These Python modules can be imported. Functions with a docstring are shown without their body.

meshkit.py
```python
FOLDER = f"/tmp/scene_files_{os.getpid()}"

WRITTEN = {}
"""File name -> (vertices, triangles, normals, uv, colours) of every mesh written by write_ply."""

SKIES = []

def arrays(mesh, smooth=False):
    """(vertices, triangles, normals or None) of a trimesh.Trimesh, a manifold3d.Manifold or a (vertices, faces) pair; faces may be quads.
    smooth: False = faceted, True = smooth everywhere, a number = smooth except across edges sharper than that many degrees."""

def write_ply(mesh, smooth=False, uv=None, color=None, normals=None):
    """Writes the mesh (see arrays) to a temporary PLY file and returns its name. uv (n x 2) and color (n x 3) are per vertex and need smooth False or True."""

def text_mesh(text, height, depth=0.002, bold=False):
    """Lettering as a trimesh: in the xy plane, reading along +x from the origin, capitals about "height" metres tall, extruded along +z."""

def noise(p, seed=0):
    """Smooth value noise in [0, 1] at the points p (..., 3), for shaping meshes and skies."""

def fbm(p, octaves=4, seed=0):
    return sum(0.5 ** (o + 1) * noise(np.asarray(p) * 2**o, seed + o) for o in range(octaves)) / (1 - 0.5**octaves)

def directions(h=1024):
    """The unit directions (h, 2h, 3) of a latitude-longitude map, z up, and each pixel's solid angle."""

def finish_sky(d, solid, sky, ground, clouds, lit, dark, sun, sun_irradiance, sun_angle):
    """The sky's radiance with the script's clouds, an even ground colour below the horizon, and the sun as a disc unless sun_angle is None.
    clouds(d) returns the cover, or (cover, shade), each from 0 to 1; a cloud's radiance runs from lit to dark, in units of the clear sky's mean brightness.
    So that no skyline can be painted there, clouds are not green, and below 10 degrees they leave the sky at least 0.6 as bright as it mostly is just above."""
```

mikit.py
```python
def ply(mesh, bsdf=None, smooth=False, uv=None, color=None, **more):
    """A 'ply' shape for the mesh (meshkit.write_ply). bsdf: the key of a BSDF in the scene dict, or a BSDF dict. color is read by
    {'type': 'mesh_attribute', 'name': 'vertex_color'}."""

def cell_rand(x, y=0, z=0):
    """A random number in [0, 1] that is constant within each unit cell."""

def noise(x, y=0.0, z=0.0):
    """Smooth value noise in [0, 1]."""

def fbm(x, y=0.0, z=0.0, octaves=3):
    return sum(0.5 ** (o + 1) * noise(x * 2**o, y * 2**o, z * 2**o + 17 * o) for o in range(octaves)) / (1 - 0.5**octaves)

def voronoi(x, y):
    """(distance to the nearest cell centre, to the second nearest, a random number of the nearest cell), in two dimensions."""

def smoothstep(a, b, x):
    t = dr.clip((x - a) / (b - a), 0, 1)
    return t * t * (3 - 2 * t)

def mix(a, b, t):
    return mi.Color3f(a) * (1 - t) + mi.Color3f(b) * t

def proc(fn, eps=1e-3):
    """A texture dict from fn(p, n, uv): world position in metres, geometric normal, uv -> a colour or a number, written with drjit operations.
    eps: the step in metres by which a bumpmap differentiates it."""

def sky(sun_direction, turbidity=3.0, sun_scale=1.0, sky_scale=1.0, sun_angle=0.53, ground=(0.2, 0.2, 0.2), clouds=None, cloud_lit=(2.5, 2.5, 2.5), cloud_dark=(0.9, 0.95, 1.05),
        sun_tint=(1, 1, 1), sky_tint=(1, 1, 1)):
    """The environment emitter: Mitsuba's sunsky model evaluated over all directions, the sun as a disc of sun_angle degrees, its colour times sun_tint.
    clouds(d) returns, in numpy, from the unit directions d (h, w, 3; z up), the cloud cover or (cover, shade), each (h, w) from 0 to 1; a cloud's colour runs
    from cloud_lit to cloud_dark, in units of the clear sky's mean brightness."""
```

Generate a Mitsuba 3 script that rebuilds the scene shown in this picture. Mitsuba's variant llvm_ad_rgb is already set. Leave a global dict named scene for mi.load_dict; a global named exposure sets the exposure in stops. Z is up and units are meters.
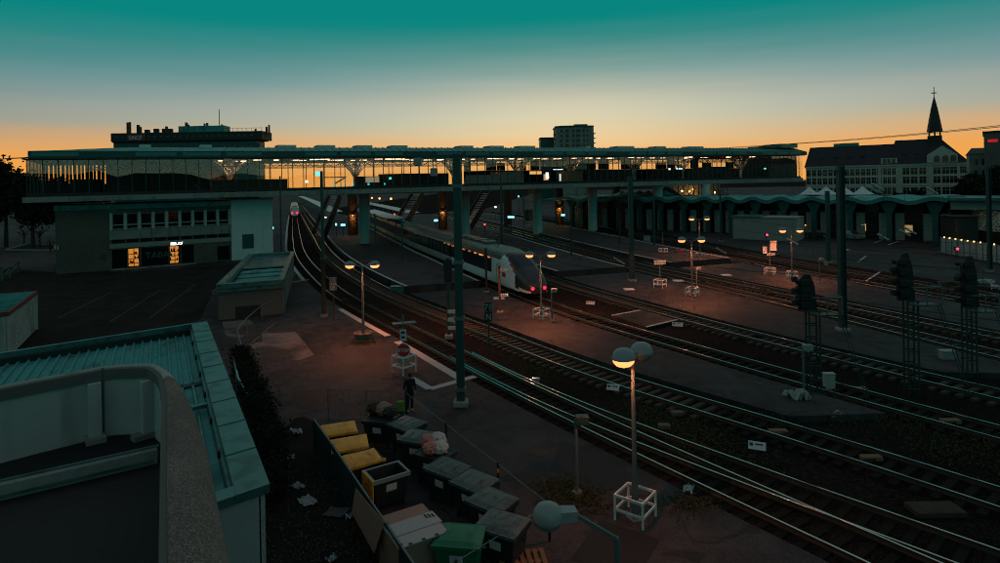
import math, random
import numpy as np, trimesh, mitsuba as mi, mikit, meshkit
import drjit as dr
from shapely.geometry import Polygon, box as sbox, LineString
from shapely.ops import unary_union
from scipy.interpolate import PchipInterpolator
rnd = random.Random(7); nr = np.random.RandomState(7)
ST = mi.ScalarTransform4f
PI = math.pi

# ------------------------------------------------------------------ camera, sky, exposure
EYE, FOC, HX, HY, ROLL = 10.0, 600.0, 500.0, 185.0, math.radians(1.0)
CR, SR = math.cos(ROLL), math.sin(ROLL)
scene, labels = {'type': 'scene'}, {}
scene['camera'] = {'type': 'perspective', 'fov': 2*math.degrees(math.atan(500/FOC)), 'fov_axis': 'x',
    'near_clip': 0.1, 'far_clip': 6000.0, 'principal_point_offset_x': 0.0, 'principal_point_offset_y': 0.5 - HY/563.0,
    'to_world': ST().look_at(origin=[0, 0, EYE], target=[0, 1, EYE], up=[SR, 0, CR])}

SUN_AZ, SUN_EL = math.radians(6.0), math.radians(4.0)
def ss(a, b, x):
    t = np.clip((x-a)/(b-a), 0, 1); return t*t*(3-2*t)
def veil(d):                       # thin dusk haze: a warm bank low down towards the sunset, a teal veil higher up
    el = np.degrees(np.arcsin(d[..., 2]))
    az = np.degrees(np.abs(np.arctan2(d[..., 0], d[..., 1]) - SUN_AZ)); az = np.minimum(az, 360-az)
    n = (meshkit.fbm(d*np.array([3., 3., 14.]), 3) - .5)*.5 + (meshkit.fbm(d*np.array([5., 5., 60.])+4, 4) - .5)*1.0
    e = el + n + 5.0*(1 - np.cos(np.radians(np.minimum(az, 140))))
    low = (1-ss(1.4, 7.0, el+n))*(.78+.2*ss(8, 40, az))*(1-ss(50, 105, az))
    high = ss(5.6, 15.8, e)*(1-.78*ss(17, 50, el))
    return 1-(1-low)*(1-high), ss(4.6, 10.0, e)*(1-.27*ss(17, 32, el))  # overhead veil, out of view, is thinned and warmed to neutralise ambient light
scene['sky'] = mikit.sky([math.sin(SUN_AZ)*math.cos(SUN_EL), math.cos(SUN_AZ)*math.cos(SUN_EL), math.sin(SUN_EL)], turbidity=1.7,
    sun_scale=0.0, ground=(.05, .05, .05), sky_tint=(1.46, 1.74, 2.45), clouds=veil, cloud_lit=(6.6, 2.65, .42), cloud_dark=(.02, 1.64, 1.50))
scene['sky']['sampling_weight'] = 12.0
exposure = 1.45

# ------------------------------------------------------------------ pixel -> world (placing things at their real spots)
def ray(x, y):
    dx, up = (x-HX)/FOC, (HY-y)/FOC
    return np.array([dx*CR + up*SR, 1.0, -dx*SR + up*CR])
def G(x, y, Z=0.0):
    r = ray(x, y); t = (Z-EYE)/r[2]; return np.array([r[0]*t, t, Z])
def V(x, y, Y):
    return np.array([0, 0, EYE]) + ray(x, y)*Y
def zat(x, y, Y): return V(x, y, Y)[2]

# ------------------------------------------------------------------ materials
def rgb(c): return {'type': 'rgb', 'value': [float(v) for v in c]}
def mat(name, col, rough=.6, metal=0.0, spec=.5, bump=None, bscale=.01):
    col = col if isinstance(col, dict) else rgb(col)
    b = {'type': 'principled', 'base_color': col, 'roughness': float(rough), 'metallic': float(metal), 'specular': float(spec)}
    if bump is not None: b = {'type': 'bumpmap', 'arbitrary': bump, 'scale': float(bscale), 'bsdf': b}
    scene['mat_'+name] = {'type': 'twosided', 'bsdf': b}
    return 'mat_'+name
N, FB, VO, MX, SM = mikit.noise, mikit.fbm, mikit.voronoi, mikit.mix, mikit.smoothstep
def f_asphalt(p, n, uv):
    a = FB(p.x*.13, p.y*.13, 0, 4); b = FB(p.x*1.7, p.y*1.7, 3, 3); c = N(p.x*23, p.y*23)
    crack = SM(.022, .0, dr.abs(FB(p.x*.35+9, p.y*.35, 5, 4)-.5)) + .5*SM(.012, .0, dr.abs(FB(p.x*.8+3, p.y*.8, 8, 4)-.5))
    oil = SM(.62, .78, FB(p.x*.9+31, p.y*.9, 4, 3))
    col = MX((.012, .0105, .012), (.054, .045, .049), SM(.28, .72, a)*.6 + SM(.2, .8, b)*.4)
    return col*(.68+.6*c)*(1-.5*crack)*(1-.45*oil)
def f_platform(p, n, uv):
    u, v = (p.x*.74+p.y*.67)/3.2, (p.y*.74-p.x*.67)/3.2; jt = SM(.012, .0, dr.abs(u-dr.floor(u)-.5))*.5+SM(.012, .0, dr.abs(v-dr.floor(v)-.5))*.5
    a = FB(p.x*.2, p.y*.2, 7, 4); c = N(p.x*19, p.y*19); st = SM(.55, .75, FB(p.x*.6, p.y*.6, 2, 3))
    return MX((.026, .0225, .025), (.048, .041, .044), a)*(.75+.45*c)*(1-.45*st)*(1-.6*jt)
def f_ballast(p, n, uv):
    d1, d2, w = VO(p.x*11, p.y*11); a = FB(p.x*.3, p.y*.3, 1, 3)
    return MX((.009, .0072, .007), (.040, .028, .024), w)*(.5+.9*a)*SM(.0, .25, d2-d1)
def f_ballast_h(p, n, uv):
    d1, d2, w = VO(p.x*11, p.y*11); return SM(.0, .5, d2-d1)*.6 + w*.4
def f_patch(p, n, uv):
    a = FB(p.x*.5, p.y*.5, 4, 4); c = N(p.x*17, p.y*17); b = SM(.48, .6, FB(p.x*.28+3, p.y*.28, 9, 4))
    return MX((.05, .046, .047), (.20, .185, .18), a)*(.65+.6*c)*(1-.72*b)
def f_pebble(p, n, uv):
    s = 90.0; w = N(p.x*s, p.y*s, p.z*s)*.6+N(p.x*s*2.1, p.y*s*2.1, p.z*s*2.1)*.4; a = FB(p.x*1.2, p.y*1.2, p.z*1.2, 3)
    return MX((.115, .082, .072), (.36, .27, .24), SM(.36, .78, w))*(.5+.7*a)
def f_pebble_h(p, n, uv):
    return N(p.x*90, p.y*90, p.z*90)
def f_metal_roof(p, n, uv):
    a = FB(p.x*.5, p.y*.5, p.z, 4); st = SM(.5, .8, FB(p.x*2.2, p.y*.9, 3, 4)); c = N(p.x*9, p.y*9, p.z*9)
    return MX((.035, .20, .195), (.07, .33, .32), a)*(1-.5*st)*(.85+.3*c)
def f_coping(p, n, uv):
    a = FB(p.x*.9, p.y*.9, p.z, 4); st = SM(.45, .75, FB(p.x*3, p.y*3, p.z*3, 4))
    return MX((.05, .14, .14), (.10, .225, .222), a)*(1-.5*st)
def f_concrete(p, n, uv):
    a = FB(p.x*.35, p.y*.35, p.z*.8, 4); st = SM(.5, .85, FB(p.x*1.6+p.y*1.6, 4, p.z*.25, 4)); c = N(p.x*13, p.y*13, p.z*13)
    return MX((.17, .165, .155), (.30, .295, .28), a)*(1-.4*st)*(.88+.24*c)
def f_wall(p, n, uv):
    a = FB(p.x*.3, p.y*.3, p.z*.6, 4); st = SM(.5, .85, FB(p.x*2+p.y*2, 4, p.z*.3, 4))
    return MX((.30, .295, .285), (.44, .43, .42), a)*(1-.35*st)
def f_brick(p, n, uv):
    u = (p.x*.8+p.y*.6)/.24; r = dr.floor(p.z/.08); w = mikit.cell_rand(dr.floor(u+.5*r), r); fx = u+.5*r-dr.floor(u+.5*r); fz = p.z/.08-r
    jt = SM(.0, .06, fx)*SM(1., .94, fx)*SM(.0, .12, fz)*SM(1., .88, fz)
    return MX((.12, .115, .105), MX((.075, .062, .05), (.13, .10, .08), w), jt)*(.75+.5*FB(p.x*.4, p.y*.4, p.z*.4, 3))
def f_stone(p, n, uv):
    a = FB(p.x*.15, p.y*.15, p.z*.3, 4); return MX((.34, .31, .28), (.50, .465, .42), a)
def f_slate(p, n, uv):
    r = dr.floor(p.z/.35); w = mikit.cell_rand(dr.floor(p.x/.5+.5*r), r, dr.floor(p.y/.5)); return MX((.010, .010, .012), (.022, .022, .025), w)
def f_lid(p, n, uv):
    a = FB(p.x*3, p.y*3, p.z*3, 4); st = SM(.5, .8, FB(p.x*7, p.y*7, 2, 3)); return MX((.036, .062, .061), (.075, .125, .123), a)*(1-.45*st)
def f_ylid(p, n, uv):
    a = FB(p.x*3, p.y*3, p.z*3, 4); st = SM(.5, .9, FB(p.x*2.5, p.y*2.5, 2, 4)); return MX((.82, .31, .03), (.95, .42, .05), a)*(1-.35*st)
def f_bark(p, n, uv): return MX((.02, .015, .012), (.06, .05, .04), FB(p.x*6, p.y*6, p.z*2, 3))
def f_tent(p, n, uv): return MX((.5, .5, .5), (.68, .68, .68), FB(p.x, p.y, p.z, 3))
def f_perf(p, n, uv):
    u = (p.x*.6-p.y*.8); d1, d2, w = VO(u*2.6, p.z*2.6); return MX((.10, .10, .10), (.55, .55, .54), SM(.22, .32, d1))
def f_soil(p, n, uv):
    a = FB(p.x*.8, p.y*.8, 4, 4); c = N(p.x*15, p.y*15); return MX((.010, .009, .008), (.032, .028, .024), a)*(.6+.7*c)
def f_rust(p, n, uv): return MX((.035, .022, .016), (.075, .048, .034), FB(p.x*4, p.y*4, p.z*6, 3))
pr = mikit.proc
A = dict(
 asphalt=mat('asphalt', pr(f_asphalt), .75, 0, .3), platform=mat('platform', pr(f_platform), .75, 0, .3), ballast=mat('ballast', pr(f_ballast), .95, 0, .1, pr(f_ballast_h, 4e-3), .03),
 patch=mat('patch', pr(f_patch), .8, 0, .3), pebble=mat('pebble', pr(f_pebble), .85, 0, .3, pr(f_pebble_h, 2e-3), .004), mroof=mat('metal_roof', pr(f_metal_roof), .5, .1, .25),
 coping=mat('coping', pr(f_coping), .38, .45), concrete=mat('concrete', pr(f_concrete), .8, 0, .3), wall=mat('wall', pr(f_wall), .7, 0, .3), brick=mat('brick', pr(f_brick), .85, 0, .3),
 stone=mat('stone', pr(f_stone), .85, 0, .3), slate=mat('slate', pr(f_slate), .6, 0, .4), lid=mat('lid', pr(f_lid), .45), ylid=mat('yellow_lid', pr(f_ylid), .5), bark=mat('bark', pr(f_bark), .9, 0, .2),
 tent=mat('tent', pr(f_tent), .5), perf=mat('perf', pr(f_perf), .6), soil=mat('soil', pr(f_soil), .95, 0, .1), rust=mat('rust', pr(f_rust), .8, 0, .3),
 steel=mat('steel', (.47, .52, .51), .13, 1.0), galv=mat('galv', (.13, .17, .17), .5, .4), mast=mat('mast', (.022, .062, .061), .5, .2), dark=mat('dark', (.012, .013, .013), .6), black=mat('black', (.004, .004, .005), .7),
 white=mat('white', (.62, .62, .61), .5), offw=mat('offwhite', (.36, .355, .35), .6), stripe=mat('stripe', (.40, .385, .37), .8, 0, .2), red=mat('red', (.42, .02, .03), .5), dred=mat('dark_red', (.16, .03, .03), .7),
 bin=mat('bin_body', (.022, .024, .025), .5), gbin=mat('green_bin', (.01, .15, .075), .45), green=mat('green_bag', (.13, .28, .02), .6), wood=mat('wood', (.20, .095, .045), .8), card=mat('card', (.30, .185, .145), .85),
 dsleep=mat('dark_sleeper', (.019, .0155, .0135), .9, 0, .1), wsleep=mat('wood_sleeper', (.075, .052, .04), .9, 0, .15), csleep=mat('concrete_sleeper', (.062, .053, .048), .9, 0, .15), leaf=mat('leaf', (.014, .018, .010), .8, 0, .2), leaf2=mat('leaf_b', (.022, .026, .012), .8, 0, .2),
 grass=mat('grass_blades', (.05, .055, .018), .8, 0, .2), twhite=mat('train_white', (.74, .74, .74), .3, .1), troof=mat('train_roof', (.115, .13, .13), .32, .35), tdark=mat('train_dark', (.008, .009, .010), .15), tnose=mat('train_nose', (.025, .035, .036), .25),
 tglass=mat('train_glass', (.012, .014, .015), .06), tred=mat('train_red', (.40, .015, .05), .4), pane=mat('dark_pane', (.008, .010, .011), .08), frame=mat('window_frame', (.42, .42, .41), .5), lampg=mat('lamp_grey', (.25, .265, .265), .45),
 signb=mat('sign_board', (.55, .55, .55), .5), ink=mat('ink', (.02, .02, .02), .6), skin=mat('skin', (.35, .2, .14), .6), cloth=mat('dark_cloth', (.016, .016, .019), .85, 0, .2), shoe=mat('shoe', (.4, .4, .4), .7), screen=mat('brown_screen', (.05, .035, .025), .7),
 bag=mat('bag', (.45, .43, .42), .45), bagr=mat('bag_red', (.40, .16, .14), .5), dmast=mat('dark_mast', (.022, .045, .045), .5, .2), newasph=mat('new_asphalt', (.014, .0125, .0135), .7, 0, .3), bayp=mat('worn_paint', (.075, .068, .068), .8, 0, .2), offp=mat('pillar_paint', (.56, .53, .52), .6), hutwall=mat('hut_wall', (.12, .105, .098), .8, 0, .3), ivory=mat('ivory', (.27, .255, .235), .75, 0, .3), tan=mat('tan_wall', (.22, .15, .08), .7), carp=mat('car_paint', (.05, .05, .055), .2, .2), carw=mat('car_silver', (.30, .31, .31), .25, .4), tyre=mat('tyre', (.01, .01, .01), .8),
 fascia=mat('fascia', (.024, .080, .078), .45, .3), fpanel=mat('fascia_panel', (.06, .19, .187), .35, .4), ceil=mat('hall_ceiling', (.10, .09, .085), .7), litter=mat('litter', (.35, .36, .36), .7), litterb=mat('litter_brown', (.20, .11, .06), .8), skyl=mat('skylight', (.32, .38, .38), .12, .5), orange=mat('orange', (.6, .22, .02), .5),
)
scene['mat_glass'] = {'type': 'thindielectric', 'int_ior': 1.5}
A['glass'] = 'mat_glass'
def glow(col, k, w=.05):
    return {'type': 'area', 'radiance': rgb(np.array(col)*k), 'sampling_weight': w}

# ------------------------------------------------------------------ scene helpers
used = {}
def numbered(k):
    if k not in scene and k not in used: used[k] = 1; return k
    i = used.get(k, 1)
    while f'{k}_{i:03d}' in scene or f'{k}_{i:03d}' in used: i += 1
    used[k] = i; used[f'{k}_{i:03d}'] = 1; return f'{k}_{i:03d}'
def thing(name, label, cat, group=None):
    k = numbered(name); labels[k] = {'label': label, 'category': cat}
    if group: labels[k]['group'] = group
    return k
def put(name, mesh, m, parent=None, smooth=False, label=None, kind=None, emit=None):
    if isinstance(mesh, list): mesh = cat(mesh)
    k = parent + '__' + name if parent else name
    k = numbered(k)
    scene[k] = mikit.ply(mesh, A[m], smooth, **({'emitter': emit} if emit else {}))
    if label or kind:
        labels.setdefault(k, {})
        if label: labels[k]['label'] = label
        if kind: labels[k]['kind'] = kind
    return k
def single(name, mesh, m, label, catg, group=None, smooth=False, emit=None):
    if isinstance(mesh, list): mesh = cat(mesh)
    k = thing(name, label, catg, group); scene[k] = mikit.ply(mesh, A[m], smooth, **({'emitter': emit} if emit else {})); return k
def struct(name, mesh, m, label=None, parent=None, kind='structure', smooth=False):
    k = put(name, mesh, m, parent, smooth)
    if not parent or kind == 'stuff': labels[k] = {'kind': kind}
    if label: labels.setdefault(k, {})['label'] = label
    return k
def cat(ms): return trimesh.util.concatenate([m for m in ms if m is not None])

# ------------------------------------------------------------------ mesh helpers
BV = np.array([[x, y, z] for x in (-.5, .5) for y in (-.5, .5) for z in (-.5, .5)])
BF = np.array([[0, 1, 3], [0, 3, 2], [4, 6, 7], [4, 7, 5], [0, 4, 5], [0, 5, 1], [2, 3, 7], [2, 7, 6], [0, 2, 6], [0, 6, 4], [1, 5, 7], [1, 7, 3]])
def tm(v, f): return trimesh.Trimesh(np.asarray(v, float), np.asarray(f, int), process=False)
def box(c, s, rz=0.0):
    v = BV*np.array(s)
    if rz: v = v @ np.array([[math.cos(rz), math.sin(rz), 0], [-math.sin(rz), math.cos(rz), 0], [0, 0, 1]])
    return tm(v + np.array(c), BF)
def bb(x0, x1, y0, y1, z0, z1): return box(((x0+x1)/2, (y0+y1)/2, (z0+z1)/2), (abs(x1-x0), abs(y1-y0), abs(z1-z0)))
def chbox(x0, x1, y0, y1, z0, z1, c=.03):      # box with chamfered edges
    P = []
    for sx in (0, 1):
        for sy in (0, 1):
            for sz in (0, 1):
                for a in range(3):
                    q = [x1 if sx else x0, y1 if sy else y0, z1 if sz else z0]
                    for b in range(3):
                        if b != a: q[b] += c*(-1 if (sx, sy, sz)[b] else 1)
                    P.append(q)
    return trimesh.convex.convex_hull(np.array(P))
def hull(P): return trimesh.convex.convex_hull(np.asarray(P, float))
def beam(p, q, w, h, up=(0, 0, 1)):
    p, q = np.array(p, float), np.array(q, float); d = q-p; L = np.linalg.norm(d); d = d/L
    up = np.array(up, float); s = np.cross(d, up)
    if np.linalg.norm(s) < 1e-4: s = np.cross(d, [1, 0, 0])
    s /= np.linalg.norm(s); t = np.cross(s, d)
    v = (p+q)/2 + BV[:, :1]*L*d + BV[:, 1:2]*w*(-s) + BV[:, 2:]*h*t
    return tm(v, BF)
def tube(pts, r, n=8, caps=True):
    pts = np.array(pts, float); m = len(pts); r = np.broadcast_to(np.asarray(r, float), (m,))
    tan = np.gradient(pts, axis=0); tan /= np.linalg.norm(tan, axis=1, keepdims=True)
    a = np.array([0, 0, 1.]) if abs(tan[0, 2]) < .9 else np.array([1., 0, 0]); V_ = []
    for i in range(m):
        s = np.cross(tan[i], a); s /= np.linalg.norm(s); t = np.cross(s, tan[i]); a = t if i else t
        th = np.arange(n)*2*PI/n
        V_.append(pts[i] + r[i]*(np.cos(th)[:, None]*s + np.sin(th)[:, None]*t))
    v = np.vstack(V_ + [pts[:1], pts[-1:]]); f = []
    for i in range(m-1):
        for j in range(n):
            k = (j+1) % n; f += [[i*n+j, (i+1)*n+k, i*n+k], [i*n+j, (i+1)*n+j, (i+1)*n+k]]
    if caps:
        for j in range(n):
            k = (j+1) % n; f += [[m*n, j, k], [m*n+1, (m-1)*n+k, (m-1)*n+j]]
    mesh = tm(v, f); mesh.fix_normals() if m < 6 and caps else None
    return mesh
def lathe(prof, n=16, c=(0, 0, 0)):
    prof = np.array(prof, float); m = len(prof); th = np.arange(n)*2*PI/n
    v = np.stack([prof[:, :1]*np.cos(th), prof[:, :1]*np.sin(th), np.repeat(prof[:, 1:], n, 1)], -1).reshape(-1, 3) + np.array(c)
    f = []
    for i in range(m-1):
        for j in range(n):
            k = (j+1) % n; f += [[i*n+j, i*n+k, (i+1)*n+k], [i*n+j, (i+1)*n+k, (i+1)*n+j]]
    return tm(v, f)
def prism(poly, z0, z1):
    if not isinstance(poly, Polygon) and not hasattr(poly, 'geoms'): poly = Polygon(poly)
    out = []
    for g in getattr(poly, 'geoms', [poly]):
        if g.area < 1e-6: continue
        m = trimesh.creation.extrude_polygon(g, z1-z0, engine='earcut'); m.apply_translation([0, 0, z0]); out.append(m)
    return cat(out)
def sheet(poly, z):
    out = []
    for g in getattr(poly, 'geoms', [poly]):
        v, f = trimesh.creation.triangulate_polygon(g, engine='earcut')
        m = tm(np.c_[v, np.full(len(v), z)], f)
        if m.face_normals[:, 2].mean() < 0: m.invert()
        out.append(m)
    return cat(out)
def place(mesh, o, ang=0.0):
    m = mesh.copy(); c, s = math.cos(ang), math.sin(ang); v = np.array(m.vertices)
    m.vertices = np.c_[v[:, 0]*c - v[:, 1]*s + o[0], v[:, 0]*s + v[:, 1]*c + o[1], v[:, 2] + (o[2] if len(o) > 2 else 0)]
    return m
def facade(L, H, holes, t, y=0.0, z=0.0):      # wall in the x-z plane with real openings, its face at y, thickness t behind it
    P = sbox(0, 0, L, H)
    for h in holes: P = P.difference(sbox(*h))
    m = prism(P, 0, t); v = np.array(m.vertices)
    m.vertices = np.c_[v[:, 0], y + t - v[:, 2], v[:, 1] + z]; m.fix_normals(); return m
def text(s, h, o, ang, depth=.03, bold=True):  # upright lettering, reading along the direction ang
    m = meshkit.text_mesh(s, h, depth, bold); v = np.array(m.vertices)
    m.vertices = np.c_[v[:, 0], -v[:, 2], v[:, 1]]; return place(m, o, ang)
def crumple(c, sx, sy, seed, h=.12):
    n = 7; r = np.random.RandomState(seed); g = np.linspace(-.5, .5, n); X, Y = np.meshgrid(g, g)
    Zz = r.rand(n, n)*h + .02; X = X*sx*(1+.3*(r.rand(n, n)-.5)); Y = Y*sy*(1+.3*(r.rand(n, n)-.5)); a = r.rand()*PI
    v = np.c_[(X*math.cos(a)-Y*math.sin(a)).ravel(), (X*math.sin(a)+Y*math.cos(a)).ravel(), Zz.ravel()] + np.array(c); f = []
    for i in range(n-1):
        for j in range(n-1): k = i*n+j; f += [[k, k+1, k+n+1], [k, k+n+1, k+n]]
    v2 = v - np.array([0, 0, .012]); f2 = [[a_+n*n, c_+n*n, b_+n*n] for a_, b_, c_ in f]
    return tm(np.vstack([v, v2]), f + f2)
def spline(P, step=.6, ext=0.0):
    P = np.array(P, float)[:, :2]
    d = np.r_[0, np.cumsum(np.linalg.norm(np.diff(P, axis=0), axis=1))]
    px, py = PchipInterpolator(d, P[:, 0]), PchipInterpolator(d, P[:, 1])
    s = np.arange(0, d[-1], step); q = np.c_[px(s), py(s)]
    k = max(3, int(9/step))*2+1                      # smooth out the tracing error
    w = np.hanning(k+2)[1:-1]; w /= w.sum(); h = k//2
    qq = np.vstack([q[0] + (q[0]-q[1:h+1][::-1]), q, q[-1] + (q[-1]-q[-h-1:-1][::-1])])
    q = np.c_[np.convolve(qq[:, 0], w, 'valid'), np.convolve(qq[:, 1], w, 'valid')]
    if ext: e = q[-1]-q[-4]; e /= np.linalg.norm(e); q = np.vstack([q, q[-1] + e*np.arange(step, ext, step)[:, None]])
    return q
def offset(q, o):                                    # positive = to the right of travel
    t = np.gradient(q, axis=0); t /= np.linalg.norm(t, axis=1, keepdims=True); return q + o*np.c_[t[:, 1], -t[:, 0]]
def sweep(q, prof, z=0.0):                           # prof: closed (side, height) outline
    t = np.gradient(q, axis=0); t /= np.linalg.norm(t, axis=1, keepdims=True); s = np.c_[t[:, 1], -t[:, 0]]
    prof = np.array(prof, float); n = len(prof); m = len(q)
    v = np.concatenate([np.c_[q + prof[j, 0]*s, np.full(m, z+prof[j, 1])][:, None] for j in range(n)], 1).reshape(-1, 3); f = []
    i = np.arange(m-1)[:, None]*n; j = np.arange(n)[None]; k = (j+1) % n
    f = np.concatenate([np.stack([i+j, i+k, i+n+k], -1).reshape(-1, 3), np.stack([i+j, i+n+k, i+n+j], -1).reshape(-1, 3)])
    mesh = tm(v, f); return mesh

# ================================================================== GROUND, PLATFORMS, TRACKS
ZR = -.10                                            # rail top; asphalt and platforms are at 0, the ballast bed at BED
BED = -.42
g = np.array([[-1500, -60], [1500, -60], [1500, 2500], [-1500, 2500]])
struct('ground', sheet(Polygon(g), BED), 'ballast', 'dark stone ballast bed under the railway tracks')
hr = []; an_ = np.radians(np.linspace(62, 298, 90))  # unseen bank for town and trees, added to darken the concourse glass reflections
for r_, f_ in ((175, 0.0), (180, 1.0), (260, 1.0), (340, 0.0)):
    hr.append(np.c_[np.sin(an_)*r_, np.cos(an_)*r_, np.where(f_ > 0, 13.5+9*meshkit.fbm(np.c_[an_*14, an_*0, an_*0], 4, 3), BED-.2)])
hv = np.array(hr); hf = []
for j in range(3):
    for i in range(89): a = j*90+i; hf += [[a, a+1, a+91], [a, a+91, a+90]]
struct('hills', tm(hv.reshape(-1, 3), hf), 'soil', 'low dark bank standing for unseen trees and houses around the yard')
def gpts(px, Z=0.0): return np.array([G(x, y, Z)[:2] for x, y in px])
# every track: one traced rail (far to near), which side the other rail is on, sleeper material
TR = {
 'A': ([(293, 205), (292.6, 215.6), (292.8, 237), (294.5, 251), (299, 261), (310, 274.5), (321, 285.6), (334, 296.5), (365.9, 314.3), (397.9, 331.1), (432.5, 348), (463.8, 366.6), (510, 391), (560, 416), (635, 451.7), (760, 512.8), (871, 563)], -.75, 'dsleep'),
 'T': ([(472, 352), (500, 366), (560, 394), (634, 422), (760, 467), (1000, 550)], .75, 'dsleep'),
 'B': ([(299, 204), (306, 215.6), (320.3, 235.5), (335.3, 255), (350, 266.5), (373, 280.2), (410, 297.6), (444, 310), (500, 330), (552.7, 350.5), (606, 369), (660, 386), (740, 408), (1000, 486.7)], .75, 'wsleep'),
 'D': ([(352, 216), (380, 229), (436, 255.2), (450, 260.7), (487, 276.5), (545, 298.8), (597.7, 317), (660, 334.2), (740, 356.8), (820, 378), (1000, 425.2)], .75, 'dsleep'),
 'C': ([(380, 215), (420, 229), (470, 247), (520, 265.5), (574, 283.4), (640, 301.8), (718, 322.3), (808, 344.8), (890, 363.8), (1000, 389)], .75, 'csleep'),
 'E': ([(440, 215), (500, 230), (560, 247), (640, 267.5), (718, 285), (800, 303.5), (890, 325), (1000, 350.5)], .75, 'csleep'),
 'F': ([(440, 213), (500, 226), (560, 241.5), (640, 261), (718, 277), (800, 293), (890, 311.4), (1000, 333)], .75, 'wsleep'),
 'H': ([(470, 211), (560, 224.5), (640, 240), (780, 266), (891, 285.5), (1000, 304)], .75, 'csleep'),
 'J': ([(480, 210), (580, 222), (680, 239.5), (780, 258.5), (891, 276.5), (1000, 294)], .75, 'wsleep'),
}
TL = {'A': 'railway track beside the asphalt yard where the wheeled bins stand, sweeping off under the bridge', 'T': 'turnout track branching from the yard-side track beside the tall single lamp',
 'B': 'second railway track, its brown sleepers showing between the stop sign and the train platform', 'D': 'railway track that the white high-speed train stands on', 'C': 'railway track next beyond the train, edged by the twin-lamp platform',
 'E': 'railway track along the far edge of the twin-lamp platform', 'F': 'railway track squeezed between the two lamp platforms, second beyond the train', 'H': 'railway track just beyond the platform that carries the red-lit sign', 'J': 'outermost railway track beside the wave-roofed station hall car park'}
CEN = {}
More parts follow.
